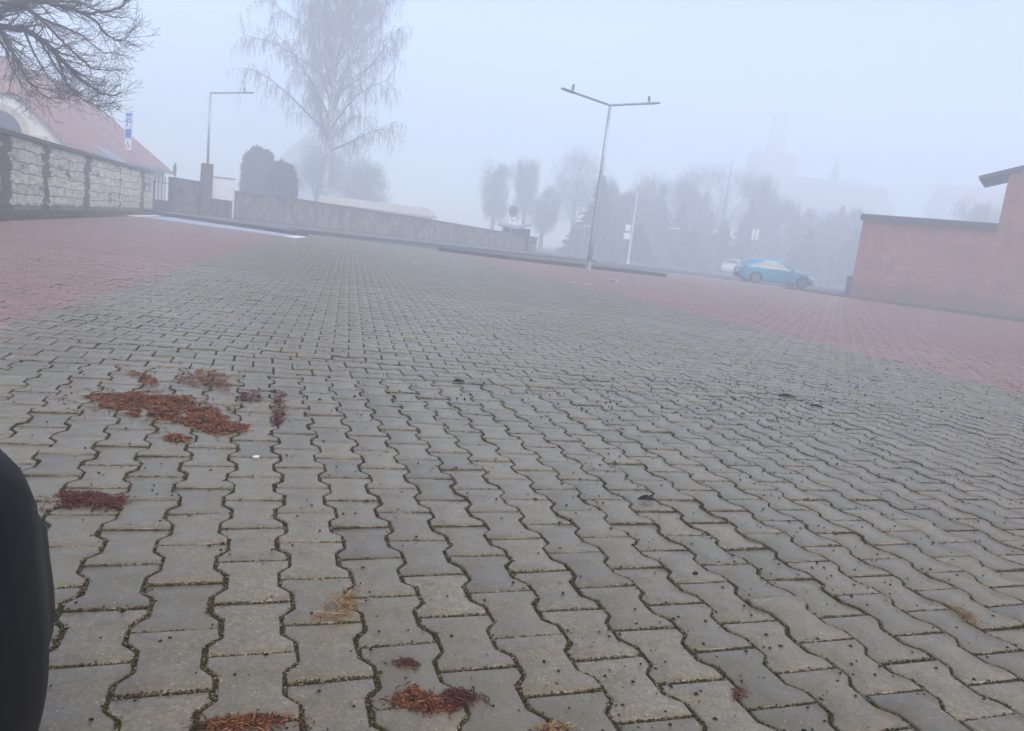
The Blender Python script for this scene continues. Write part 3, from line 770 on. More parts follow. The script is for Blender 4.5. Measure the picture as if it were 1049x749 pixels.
# far wall, running away to the right
wp = [at(205, 226, 43.6), at(300, 236, 44.5), at(410, 248, 48), at(548, 264, 55)]
fwl = empty('boundary_wall', (0, 0, 0), 0, 'long dark-capped boundary wall with pale patches below the birch', 'wall')
fm = MB(); cp = MB(); base = MB()
tops = [at(240, 195, 43.8).z, at(300, 203, 44.5).z, at(410, 219.5, 48).z, at(548, 243, 55).z]
for i in range(3):
    a, b = wp[i], wp[i+1]; a0, a1 = Vector((a.x, a.y, 0)), Vector((b.x, b.y, 0)); d = (a1-a0).normalized(); nrm = Vector((-d.y, d.x, 0))*0.3
    fm.add([a0, a1, a1+nrm, a0+nrm] + [p+Vector((0, 0, t-0.12)) for p, t in ((a0, tops[i]), (a1, tops[i+1]), (a1+nrm, tops[i+1]), (a0+nrm, tops[i]))],
           [(3, 2, 1, 0), (4, 5, 6, 7), (0, 1, 5, 4), (1, 2, 6, 5), (2, 3, 7, 6), (3, 0, 4, 7)])
    e = nrm*0.25
    cp.add([a0-e+Vector((0, 0, tops[i]-0.118)), a1-e+Vector((0, 0, tops[i+1]-0.118)), a1+nrm+e+Vector((0, 0, tops[i+1]-0.118)), a0+nrm+e+Vector((0, 0, tops[i]-0.118)),
            a0-e+Vector((0, 0, tops[i])), a1-e+Vector((0, 0, tops[i+1])), a1+nrm+e+Vector((0, 0, tops[i+1])), a0+nrm+e+Vector((0, 0, tops[i]))],
           [(3, 2, 1, 0), (4, 5, 6, 7), (0, 1, 5, 4), (1, 2, 6, 5), (2, 3, 7, 6), (3, 0, 4, 7)])
box_uv(fm.build('masonry', 'blocks_grime', fwl)); cp.build('coping', 'coping', fwl)

# ------------------------------------------------------------------ parking sign
sb = at(129.8, 219, 32.5); ps = empty('parking_sign', (sb.x, sb.y, 0), R(-18), 'blue P parking sign with white wheelchair plate, standing before the stone wall', 'sign')
hz = at(133, 115.5, 32.5).z; px_m = 768.25/32.5
MB().tube([(0, 0, -0.05), (0, 0, hz)], 0.032, 10).build('pole', 'galv', ps)
h1 = 1.08; hb = hz-h1
W_ = 0.36
pb = MB().box((0, -0.045, hz-h1/2), (W_, 0.02, h1)).build('blue_plate', 'sign_blue', ps, bevel=0.004)
rim = MB()
for (x, z, sx, sz) in ((-W_/2+0.015, hz-h1/2, 0.022, h1-0.02), (W_/2-0.015, hz-h1/2, 0.022, h1-0.02), (0, hz-0.02, W_-0.06, 0.022), (0, hb+0.02, W_-0.06, 0.022)):
    rim.box((x, -0.058, z), (sx, 0.006, sz))
rim.build('white_border', 'sign_white', pb)
pl_ = MB().box((0, -0.057, hz-0.42), (W_-0.1, 0.004, 0.52)).build('white_field', 'sign_white', pb)
text_mesh('letter', 'P', 0.52, 'sign_blue', pb, (0, -0.061, hz-0.42), (R(90), 0, 0), 0.002)
wpl = MB().box((0, -0.045, hb-0.23), (W_-0.04, 0.02, 0.44)).build('white_plate', 'sign_white', ps, bevel=0.004)
wc = MB()
y = -0.058; z0 = hb-0.24
wc.box((-0.01, y, z0+0.145), (0.05, 0.004, 0.05)); wc.box((-0.01, y, z0+0.06), (0.032, 0.004, 0.12)); wc.box((0.035, y, z0+0.0), (0.1, 0.004, 0.03)); wc.box((0.09, y, z0-0.06), (0.03, 0.004, 0.1)); wc.box((0.03, y, z0+0.075), (0.06, 0.004, 0.022))
for k in range(14):
    a = R(150+k*15); wc.box((-0.015+0.085*cos(a), y, z0-0.055+0.085*sin(a)), (0.026, 0.004, 0.026))
wc.build('wheelchair_symbol', 'black', wpl)

# ------------------------------------------------------------------ white house with red roof
def quad_roof(mb, faces, th=0.14):
    for f in faces:
        f = [Vector(p) for p in f]; n = (f[1]-f[0]).cross(f[2]-f[0]).normalized()
        if n.z < 0: f.reverse(); n = -n
        k = len(f); lo = [p-n*th for p in f]
        mb.add(f+lo, [tuple(range(k)), tuple(reversed(range(k, 2*k)))] + [(i, k+i, k+(i+1) % k, (i+1) % k) for i in range(k)])
cA = at(69, 144, 36.0); cB = at(171, 171, 52.0)
hd = Vector((cB.x-cA.x, cB.y-cA.y, 0)); HL = hd.length; hang = math.atan2(hd.y, hd.x)
house = empty('white_house', (cA.x, cA.y, 0), hang, 'white plastered house with steep red tiled roof and arched window behind the stone wall', 'house')
# local: x along the eave (away from camera), y to the left
ez = 2.9; rz_ = 6.75; hw_ = 4.4
w_ = MB()
ga = [(0, 0, 0), (0, 0, ez), (0, 1.95, ez+1.72), (0, 2*hw_-1.95, ez+1.72), (0, 2*hw_, ez), (0, 2*hw_, 0)]
n_ = len(ga); w_.add([(p[0], p[1], p[2]) for p in ga] + [(0.9, p[1], p[2]) for p in ga],
    [tuple(range(n_)), tuple(reversed(range(n_, 2*n_)))] + [(i, n_+i, n_+(i+1) % n_, (i+1) % n_) for i in range(n_)])
w_.box(((0.903+HL-0.4)/2, hw_, ez/2), (HL-0.4-0.903, 2*hw_-0.01, ez-0.02))
w_.build('wall', 'plaster', house)
rf = MB(); ov = 0.35; zt_ = ez+1.78
quad_roof(rf, [[(-0.25, -ov, ez-ov*0.86), (HL+0.2, -ov, ez-ov*0.86), (HL-3.4, hw_, rz_), (2.1, hw_, rz_), (-0.25, 1.95, zt_)],
               [(-0.25, 2*hw_+ov, ez-ov*0.86), (-0.25, 2*hw_-1.95, zt_), (2.1, hw_, rz_), (HL-3.4, hw_, rz_), (HL+0.2, 2*hw_+ov, ez-ov*0.86)],
               [(-0.25, 1.95, zt_), (2.1, hw_, rz_), (-0.25, 2*hw_-1.95, zt_)],
               [(HL+0.2, -ov, ez-ov*0.86), (HL+0.2, 2*hw_+ov, ez-ov*0.86), (HL-3.4, hw_, rz_)]])
roof = box_uv(rf.build('roof', 'roof_red', house))
MB().tube([(-0.3, -ov-0.06, ez-0.42), (HL+0.2, -ov-0.06, ez-0.42)], 0.07, 8).build('gutter', 'tin', roof)
# arched window in the gable
ac = at(7, 141, 36.2); inv = Matrix.Rotation(-hang, 3, 'Z')
lc = inv @ Vector((ac.x-cA.x, ac.y-cA.y, 0)); ay = lc.y; az_ = at(7, 138, 36.2).z
def arch(r0, r1, x0, x1, mb, seg=20, drop=0.6):
    pts = [(ay+r1*cos(pi*i/seg), az_+r1*sin(pi*i/seg)) for i in range(seg+1)]; pts = [(ay+r1, az_-drop)] + pts + [(ay-r1, az_-drop)]
    if r0 == 0:
        k = len(pts); mb.add([(x0, p[0], p[1]) for p in pts]+[(x1, p[0], p[1]) for p in pts], [tuple(range(k)), tuple(reversed(range(k, 2*k)))]+[(i, k+i, k+(i+1) % k, (i+1) % k) for i in range(k)]); return
    ins = [(ay+r0, az_-drop)]+[(ay+r0*cos(pi*i/seg), az_+r0*sin(pi*i/seg)) for i in range(seg+1)]+[(ay-r0, az_-drop)]
    k = len(pts)
    for i in range(k-1):
        q_ = [pts[i], pts[i+1], ins[i+1], ins[i]]
        mb.add([(x0, p[0], p[1]) for p in q_]+[(x1, p[0], p[1]) for p in q_], [(0, 1, 2, 3), (7, 6, 5, 4), (0, 4, 5, 1), (1, 5, 6, 2), (2, 6, 7, 3), (3, 7, 4, 0)])
aw = MB(); arch(0, 1.02, -0.02, 0.1, aw); awo = aw.build('arched_window', 'glass_dark', house)
at_ = MB(); arch(1.022, 1.34, -0.10, 0.05, at_); at_.build('stone_surround', 'stone_trim', awo)
MB().box((-0.12, ay-1.6, az_-0.08), (0.22, 0.9, 0.34)).build('stone_impost', 'stone_trim', awo)
MB().box((-0.12, ay+1.6, az_-0.08), (0.22, 0.9, 0.34)).build('stone_impost', 'stone_trim', awo)
mu = MB(); mu.box((-0.03, ay, az_+0.1), (0.02, 0.06, 1.7)); mu.box((-0.03, ay, az_+0.02), (0.021, 2.0, 0.06)); mu.build('frame', 'timber', awo)
# porch roof showing above the wall
pc = at(112, 161, 37.5); lcp = inv @ Vector((pc.x-cA.x, pc.y-cA.y, 0))
pr = MB(); zr = pc.z
quad_roof(pr, [[(lcp.x-0.9, lcp.y-0.55, zr-0.15), (lcp.x+1.2, lcp.y-0.55, zr-0.15), (lcp.x+0.9, lcp.y+0.5, zr+0.42), (lcp.x-0.6, lcp.y+0.5, zr+0.42)]], 0.08)
pr.build('porch_roof', 'tin', house)
pk = MB(); pk.box((lcp.x+0.15, lcp.y+0.1, zr/2-0.1), (1.5, 0.9, zr-0.2)); pk.build('porch', 'timber', house)

# ------------------------------------------------------------------ brick building on the right
bA = Vector((15.75, 36.6, 0)); bB = Vector((20.9, 32.9, 0))
d_ = bB-bA; BL = d_.length; bang = math.atan2(d_.y, d_.x)
bk = empty('brick_building', bA, bang, 'red brick building with a low flat-topped wing and a taller part under an overhanging roof', 'building')
Hl = 3.68
def build_uv(o): return box_uv(o)
_d = FW + (1007-524.5)/F_PX*RT - (300-374.5)/F_PX*UP; _u = d_.normalized()
xc = float(np.linalg.solve(np.array([[_d[0], -_u.x], [_d[1], -_u.y]]), np.array([bA.x, bA.y]))[1])
box_uv(MB().box((xc/2, 2.5, Hl/2-0.05), (xc, 5.0, Hl+0.1)).build('low_wing', 'brick', bk))
MB().box((xc/2-0.06, 2.5, Hl+0.14), (xc+0.12, 5.3, 0.28)).build('parapet_cap', 'roof_dark', bk)
TH = 6.05
ta = MB()
tx0, tx1 = xc+0.003, xc+9.0
ta.add([(tx0, 0, -0.1), (tx1, 0, -0.1), (tx1, 2.4, -0.1), (tx0, 2.4, -0.1), (tx0, 0, TH), (tx1, 0, TH+3.0), (tx1, 2.4, TH+3.0), (tx0, 2.4, TH)],
       [(3, 2, 1, 0), (4, 5, 6, 7), (0, 1, 5, 4), (1, 2, 6, 5), (2, 3, 7, 6), (3, 0, 4, 7)])
box_uv(ta.build('tall_part', 'brick', bk))
rf = MB(); sl_ = 3.0/9
quad_roof(rf, [[(tx0-1.1, -0.2, TH-1.1*sl_+0.22), (tx1+0.6, -0.2, TH+9.6*sl_+0.22), (tx1+0.6, 2.6, TH+9.6*sl_+0.22), (tx0-1.1, 2.6, TH-1.1*sl_+0.22)]], 0.17)
rf.build('roof', 'roof_dark', bk)
# chalky scrawl sprayed on the low wing and pale salt marks low on the tall part
gf = MB()
def stroke(pts, w=0.035):
    for a, b in zip(pts[:-1], pts[1:]):
        gf.bar(a, b, 0.006, w)
def wloc(px, py):
    d = FW + (px-524.5)/F_PX*RT - (py-374.5)/F_PX*UP
    u = d_.normalized(); A = np.array([[d[0], -u.x], [d[1], -u.y]]); t, s_ = np.linalg.solve(A, np.array([bA.x, bA.y])); return (s_, -0.004, CAM_H+d[2]*t)
for st in ([(895, 270), (898, 259), (901, 270)], [(896, 266), (900, 266)], [(904, 259), (906, 270), (909, 262), (911, 270), (915, 257), (918, 256)], [(917, 258), (911, 264), (912, 268)]):
    stroke([wloc(*p) for p in st])
gf.build('scrawl', simple('faded_spray_paint', (0.42, 0.27, 0.22), 0.85, 0.3, 14), bk)
# verge of weeds along its foot
vq = [(14.2, 37.3), (15.2, 34.2), (16.6, 31.2), (18.3, 28.2), (21, 25.5), (24.4, 30.2), (20.9, 32.86), (15.7, 36.56)]
vq2 = [(13.2, 38.6), (14.8, 35.4), (17.2, 31.6), (20.0, 28.5), (23.5, 26.0), (25.0, 29.9), (20.9, 32.87), (15.72, 36.57), (14.6, 37.9)]
vv = MB(); vv.prism(vq2, -0.08, 0.05); vo = vv.build('brick_verge', 'earth'); vo.name = 'verge'; tag(vo, kind='structure')
gm = MB(); blades(gm, vq2, 5200, 0.05, 0.06)
tag(gm.build('verge_grass', 'grass'), 'low weeds and grass along the foot of the brick building', 'grass', kind='stuff')
# wheeled bin
bp = at(872.5, 302, 39.5); wb = empty('wheelie_bin', (bp.x-0.05, bp.y, 0.0), R(-10), 'blue wheeled bin standing at the corner of the brick building', 'bin')
MB().box((0, 0, 0.5), (0.5, 0.55, 0.92), taper=1.12).build('body', 'bin_blue', wb, bevel=0.03)
MB().box((0, -0.02, 1.0), (0.62, 0.68, 0.08), taper=0.9).build('lid', 'bin_blue', wb, bevel=0.02)
for s_ in (-1, 1):
    MB().lathe([(0.0, -0.025), (0.1, -0.025), (0.1, 0.025), (0.0, 0.025)], 'Y', 16, (s_*0.22, 0.26, 0.1)).build('wheel', 'rubber', wb)

# ------------------------------------------------------------------ cars
ST = np.array([  # x, z bottom, z belt, half width, z top, half width of top
 (-2.14, 0.36, 0.66, 0.62, 0.70, 0.50), (-2.10, 0.28, 0.80, 0.74, 0.88, 0.56), (-1.98, 0.22, 0.92, 0.83, 1.02, 0.60), (-1.75, 0.20, 0.95, 0.87, 1.22, 0.58),
 (-1.40, 0.19, 0.95, 0.89, 1.38, 0.58), (-0.90, 0.18, 0.94, 0.90, 1.45, 0.60), (-0.30, 0.18, 0.93, 0.90, 1.47, 0.60), (0.15, 0.18, 0.92, 0.90, 1.43, 0.59),
 (0.55, 0.18, 0.91, 0.90, 1.24, 0.62), (0.95, 0.18, 0.90, 0.90, 0.99, 0.70), (1.15, 0.18, 0.87, 0.89, 0.93, 0.72), (1.55, 0.18, 0.80, 0.88, 0.86, 0.70),
 (1.80, 0.19, 0.72, 0.85, 0.79, 0.64), (1.98, 0.20, 0.62, 0.79, 0.68, 0.56), (2.08, 0.22, 0.53, 0.71, 0.57, 0.48), (2.14, 0.27, 0.44, 0.58, 0.47, 0.36)])
def sect(x):
    return [np.interp(x, ST[:, 0], ST[:, i]) for i in range(1, 6)]
XS = np.unique(np.concatenate([ST[:, 0], np.linspace(-2.14, 2.14, 61), np.linspace(1.7, 2.14, 40)]))
XS = XS[np.concatenate([[True], np.diff(XS) > 0.008])]
def smooth_sect(x):
    acc = np.zeros(5); k = 0
    for d in (-0.06, -0.03, 0, 0.03, 0.06):
        acc += np.array(sect(min(2.14, max(-2.14, x+d)))); k += 1
    return acc/k
def ring(x):
    zb, zl, w, zt, wt = smooth_sect(x)
    hm = (zb+zl)/2
    return [(0.0, zb), (w*0.86, zb), (w*0.955, zb+0.05), (w*0.99, zb+(hm-zb)*0.6), (w, hm), (w*0.985, hm+(zl-hm)*0.55), (w*0.955, zl), (w*0.955+(wt-w*0.955)*0.5, zl+(zt-zl)*0.52), (wt, zl+(zt-zl)*0.9), (wt*0.7, zt), (0.0, zt+0.015)]
def fine_ring(x, k=3):
    r = ring(x); res = []
    q = [(-r[1][0], r[1][1])] + r + [(-r[-2][0], r[-2][1])]
    for i in range(1, len(q)-2):
        p0, p1, p2, p3 = (np.array(q[i+j]) for j in (-1, 0, 1, 2))
        for j in range(k):
            t = j/k; res.append(tuple(0.5*(2*p1+(p2-p0)*t+(2*p0-5*p1+4*p2-p3)*t*t+(3*p1-p0-3*p2+p3)*t**3)))
    res[0] = (0.0, res[0][1]); res.append(r[-1]); return res
def make_car(paint, label, loc, rz, lens='lamp_clear'):
    root = empty('parked_car', loc, rz, label, 'car', 'parked cars')
    bm_ = MB(); nr = 20
    for x in XS:
        r = fine_ring(x); full = r + [(-y_, z_) for y_, z_ in r[-2:0:-1]]
        for y_, z_ in full: bm_.v.append((x, y_, z_))
    nr = len(full)
    for i in range(len(XS)-1):
        for j in range(nr): bm_.f.append((i*nr+j, (i+1)*nr+j, (i+1)*nr+(j+1) % nr, i*nr+(j+1) % nr))
    bm_.f.append(tuple(range(nr))); bm_.f.append(tuple((len(XS)-1)*nr+j for j in reversed(range(nr))))
    body = bm_.build('body', paint, None)
    # wheel arches cut out of the body
    ct = MB()
    for wx in (-1.30, 1.34):
        for s_ in (-1, 1):
            mb2 = MB(); mb2.lathe([(0.0, s_*0.62), (0.36, s_*0.62), (0.36, s_*1.1), (0.0, s_*1.1)], 'Y', 28, (wx, 0, 0.315)); ct.add(mb2.v, mb2.f)
    cutter = ct.build('cutter', 'plastic')
    bpy.context.view_layer.update()
    bmx = bmesh.new(); bmx.from_mesh(cutter.data); bmesh.ops.remove_doubles(bmx, verts=bmx.verts, dist=1e-5); bmesh.ops.recalc_face_normals(bmx, faces=bmx.faces); bmx.to_mesh(cutter.data); bmx.free()
    bmx = bmesh.new(); bmx.from_mesh(body.data); bmesh.ops.remove_doubles(bmx, verts=bmx.verts, dist=1e-5); bmesh.ops.recalc_face_normals(bmx, faces=bmx.faces); bmx.to_mesh(body.data); bmx.free()
    md = body.modifiers.new('b', 'BOOLEAN'); md.operation = 'DIFFERENCE'; md.object = cutter; md.solver = 'EXACT'
    dg = bpy.context.evaluated_depsgraph_get(); me = bpy.data.meshes.new_from_object(body.evaluated_get(dg))
    body.modifiers.clear(); body.data = me; bpy.data.objects.remove(cutter)
    me.materials.clear(); me.materials.append(M[paint])
    me.polygons.foreach_set('use_smooth', [True]*len(me.polygons)); me.polygons.foreach_set('material_index', [0]*len(me.polygons))
    try: me.set_sharp_from_angle(angle=R(62))
    except Exception: pass
    body.parent = root
    def sp_(x, t, s_, off):
        r = ring(x); a, b, c = r[6], r[7], r[8]
        if t < 0.5: k = t/0.5; y_, z_ = a[0]+(b[0]-a[0])*k, a[1]+(b[1]-a[1])*k
        else: k = (t-0.5)/0.5; y_, z_ = b[0]+(c[0]-b[0])*k, b[1]+(c[1]-b[1])*k
        return (x, s_*(y_+off), z_+off*0.3)
    def side_window(s_, xs0, xs1, top0, top1):
        mb = MB(); k = 10; rows = 5
        for i in range(k+1):
            u = i/k
            for j in range(rows+1):
                t = 0.10+(0.86-0.10)*j/rows
                xb = xs0[0]+(xs1[0]-xs0[0])*u; xt = xs0[1]+(xs1[1]-xs0[1])*u
                mb.v.append(sp_(xb+(xt-xb)*(j/rows), t, s_, 0.006))
        for i in range(k):
            for j in range(rows):
                f = (i*(rows+1)+j, (i+1)*(rows+1)+j, (i+1)*(rows+1)+j+1, i*(rows+1)+j+1); mb.f.append(f if s_ < 0 else f[::-1])
        o = mb.build('side_window', 'glass_dark', root, smooth=True); return o
    for s_ in (-1, 1):
        side_window(s_, (-0.33, -0.33), (0.80, 0.30), 0, 0); side_window(s_, (-1.42, -1.22), (-0.42, -0.42), 0, 0)
    def top_glass(name, x0, x1, yk):
        mb = MB(); k = 8; c = 10
        for i in range(k+1):
            x = x0+(x1-x0)*i/k; r = ring(x)
            for j in range(c+1):
                v = -1+2*j/c; y_ = v*r[9][0]*yk*1.25; z_ = np.interp(abs(y_), [0, r[9][0], r[8][0]], [r[10][1], r[9][1], r[8][1]])
                sg = 1 if x0 > 0 else -1
                mb.v.append((x+sg*0.006, y_, z_+0.009))
        for i in range(k):
            for j in range(c):
                f = (i*(c+1)+j, (i+1)*(c+1)+j, (i+1)*(c+1)+j+1, i*(c+1)+j+1); mb.f.append(f)
        return mb.build(name, 'glass_dark', root, smooth=True)
    top_glass('windscreen', 0.92, 0.25, 1.0); top_glass('rear_window', -2.0, -1.48, 1.0)
    for s_ in (-1, 1):
        hl = MB(); tlm = MB()
        for mb, x0, x1, ta_, tb_ in ((hl, 1.66, 2.02, 5, 6), (tlm, -2.08, -1.84, 5, 6)):
            k = 8
            for i in range(k+1):
                x = x0+(x1-x0)*i/k; r = ring(x)
                for t in (0.15, 0.55, 0.95):
                    mb.v.append((x, s_*(r[ta_][0]+(r[tb_][0]-r[ta_][0])*t+0.008), r[ta_][1]+(r[tb_][1]-r[ta_][1])*t+0.004))
            for i in range(k):
                for j in range(2): mb.f.append((i*3+j, (i+1)*3+j, (i+1)*3+j+1, i*3+j+1))
        if lens: hl.build('headlight', lens, root, smooth=True); tlm.build('tail_light', 'lamp_red', root, smooth=True)
        mr = MB().box((0.72, s_*0.99, 0.98), (0.14, 0.2, 0.13), taper=0.8).build('mirror', paint, root, bevel=0.03)
        for hx in (-0.28, -1.05): MB().box((hx, s_*0.905, 0.80), (0.18, 0.03, 0.03)).build('door_handle', paint, root, bevel=0.008)
        MB().box((0.0, s_*0.875, 0.215), (1.9, 0.06, 0.07)).build('sill_trim', 'plastic', root, bevel=0.01)
    zb = MB(); zb.box((-2.125, 0, 0.40), (0.10, 1.0, 0.16)); zb.build('rear_bumper_trim', 'plastic', root, bevel=0.02)
    MB().box((-2.155, 0, 0.62), (0.012, 0.5, 0.11)).build('number_plate', 'sign_white', root)
    for wx in (-1.30, 1.34):
        for s_ in (-1, 1):
            cy = s_*0.78
            wo = MB().lathe([(0.19, -0.095), (0.285, -0.10), (0.312, -0.075), (0.316, 0), (0.312, 0.075), (0.285, 0.10), (0.19, 0.095), (0.19, -0.095)], 'Y', 32, (wx, cy, 0.316)).build('wheel', 'rubber', root, smooth=True)
            rm = MB(); yo = cy+s_*0.085
            rm.lathe([(0.205, -0.012), (0.205, 0.012), (0.175, 0.012), (0.175, -0.012), (0.205, -0.012)], 'Y', 28, (wx, yo, 0.316))
            rm.lathe([(0.0, -0.012), (0.055, -0.012), (0.055, 0.014), (0.0, 0.014)], 'Y', 14, (wx, yo, 0.316))
            for k in range(5):
                a = 2*pi*k/5+0.3; rm.bar((wx+0.04*cos(a), yo, 0.316+0.04*sin(a)), (wx+0.185*cos(a), yo, 0.316+0.185*sin(a)), 0.05, 0.02)
            rm.build('rim', 'rim', wo)
            dk = MB().lathe([(0.0, 0), (0.19, 0)], 'Y', 20, (wx, cy+s_*0.02, 0.316)).build('brake_disc', 'plastic', wo)
    MB().box((0, 0, 0.30), (3.6, 1.1, 0.2)).build('underbody', 'plastic', root)
    return root
cc = at(789, 293, 43.4)
make_car('car_blue', 'turquoise hatchback parked side-on beyond the red bays by the white line', (cc.x+0.1, 43.4, 0.004), R(2))
wc_ = at(745, 284, 48.5)
make_car('car_white', 'white car half hidden behind the turquoise hatchback', (wc_.x+8.2, 78.0, 0.004), R(248))
make_car('car_black', 'black car close to the camera, only its front corner in the picture', (-1.80, -1.008, 0.0), R(70), None)

# ------------------------------------------------------------------ small poles and shelter in the mist
def park_lamp(px, py, pxt, pyt, Y, label):
    a, t = at(px, py, Y), at(pxt, pyt, Y); r = empty('park_lamp', (a.x, a.y, 0), 0, label, 'lamp', 'low lamps among the trees')
    MB().tube([(0, 0, -0.1), (0, 0, t.z)], 0.04, 8).build('pole', 'galv', r)
    hd_ = MB(); hd_.box((0.12, 0, t.z+0.05), (0.62, 0.26, 0.09), taper=0.8); hd_.build('lamp_head', 'white_steel', r, bevel=0.02)
park_lamp(595.5, 262, 598, 232, 66, 'low lamp with a flat white head left of the twin lamp')
park_lamp(683, 277, 686.5, 234.5, 51, 'low lamp with a pale head between the twin lamp and the turquoise car')
a, t = at(643, 269, 58), at(653, 197, 58); r = empty('flag_pole', (a.x, a.y, 0), 0, 'tall thin white pole right of the twin lamp', 'pole')
MB().tube([(0, 0, -0.1), (0, 0, t.z)], [0.085, 0.05], 10).build('shaft', 'white_steel', r); MB().lathe([(0.0, 0.0), (0.16, 0.0), (0.16, 0.25), (0.0, 0.27)], n=12).build('base', 'white_steel', r)
MB().lathe([(0.0, -0.05), (0.06, 0.0), (0.0, 0.06)], n=10, c=(0, 0, t.z+0.05)).build('finial', 'white_steel', r)
a = at(637, 268, 61); r = empty('sign_post', (a.x, a.y, 0), 0, 'thin post with two small pale plates left of the white pole', 'sign')
MB().tube([(0, 0, -0.1), (0, 0, at(640, 229, 61).z)], 0.03, 8).build('pole', 'galv', r)
for py, w in ((233, 0.42), (241.5, 0.52)): MB().box((0.12, -0.04, at(640, py, 61).z), (w, 0.02, 0.5)).build('plate', 'sign_white', r)
# another pair of pale plates left of the pines
a = at(770, 262, 84); r = empty('sign_post', (a.x, a.y, 0), 0, 'pale twin plates on a post among the pines behind the turquoise car', 'sign')
MB().tube([(0, 0, -0.1), (0, 0, at(770, 232, 84).z)], 0.03, 8).build('pole', 'galv', r)
for dx in (-0.22, 0.22): MB().box((dx, -0.04, at(770, 240, 84).z), (0.28, 0.02, 1.1)).build('plate', 'sign_white', r)
# round sign with a white text plate
a = at(521, 255, 51); r = empty('traffic_sign', (a.x, a.y, 0), R(35), 'dark round sign over a white lettered plate, beside the small shelter', 'sign')
z1, z2 = at(522.5, 216, 51).z, at(521, 226, 51).z
MB().tube([(0, 0, -0.1), (0, 0, z1+0.3)], 0.03, 8).build('pole', 'galv', r)
MB().lathe([(0.0, -0.01), (0.36, -0.01), (0.36, 0.01), (0.0, 0.01)], 'Y', 24, (0, -0.05, z1)).build('plate', 'sign_back', r)
tpx = MB().box((0, -0.045, z2), (0.52, 0.02, 0.36)).build('text_plate', 'sign_white', r)
wv = MB()
for i in range(5): wv.box((-0.17+i*0.085, -0.058, z2+0.05), (0.05, 0.004, 0.1))
wv.box((0, -0.058, z2-0.1), (0.07, 0.004, 0.12)); wv.build('dark_marks', 'black', tpx)
# shelter
a, b = at(512, 256, 54), at(540, 259, 54); a.z = b.z = 0.1; d = b-a; L = d.length
sh = empty('small_shelter', a, math.atan2(d.y, d.x), 'small dark open shelter with a pale roof edge near the boundary wall', 'shelter')
hh = 1.62
MB().box((L/2, 1.0, hh/2), (L-0.1, 0.08, hh-0.1)).build('back_panel', 'dark_steel', sh)
MB().box((L-0.05, 0.5, hh/2), (0.06, 0.92, hh-0.12)).build('side_panel', 'dark_steel', sh); MB().box((0.5, 0.45, hh/2), (0.06, 0.85, hh-0.12)).build('side_panel', 'dark_steel', sh)
for x in (0.0, L): MB().tube([(x, 0, -0.1), (x, 0, hh)], 0.04, 8).build('post', 'dark_steel', sh)
rf = MB(); quad_roof(rf, [[(-0.35, -0.3, hh+0.0), (L*0.55, -0.3, hh-0.12), (L*0.55, 1.2, hh+0.12), (-0.35, 1.2, hh+0.2)], [(L*0.55, -0.3, hh-0.12), (L+0.1, -0.3, hh+0.25), (L+0.1, 1.2, hh+0.4), (L*0.55, 1.2, hh+0.12)]], 0.07); rf.build('roof', 'tin', sh)
MB().box((L*0.6, 0.5, 0.42), (L*0.6, 0.4, 0.06)).build('bench', 'timber', sh)

# ------------------------------------------------------------------ trees
def rv(): return Vector(RNG.normal(0, 1, 3))
def grow(mb, p, d, L, r, level, P):
    """recursive bare branch; P: dict of habit"""
    steps = max(3, int(L/P['step'][min(level, len(P['step'])-1)])); pts = [p.copy()]; rad = [r]
    q = p.copy(); d = d.normalized(); kids = []
    for i in range(steps):
        d = (d + rv()*P['wob'] + Vector((0, 0, P['lift'][min(level, len(P['lift'])-1)]))*(1.0/steps)).normalized()
        q = q + d*(L/steps); t = (i+1)/steps
        pts.append(q.copy()); rad.append(max(P['rmin'], r*(1-0.8*t)))
        if level < P['levels'] and t > P['bare'][min(level, len(P['bare'])-1)]: kids.append((q.copy(), d.copy(), t))
    mb.tube(pts, rad, 7 if r > 0.05 else (4 if r > 0.015 else 3), cap=False)
    if level >= P['levels']: return
    nk = P['kids'][min(level, len(P['kids'])-1)]
    for k in range(nk):
        c, dd, t = kids[min(len(kids)-1, int(len(kids)*(k+RNG.random())/nk))]
        ax = dd.orthogonal().normalized(); ax = Matrix.Rotation(RNG.random()*2*pi, 3, dd) @ ax
        ang = R(RNG.uniform(*P['ang'])); nd = Matrix.Rotation(ang, 3, ax) @ dd
        nd = (nd + Vector(P.get('pull', (0, 0, 0)))).normalized()
        grow(mb, c, nd, L*RNG.uniform(*P['ratio'])*(1-0.35*t), max(P['rmin'], r*(1-0.75*t)*0.6), level+1, P)
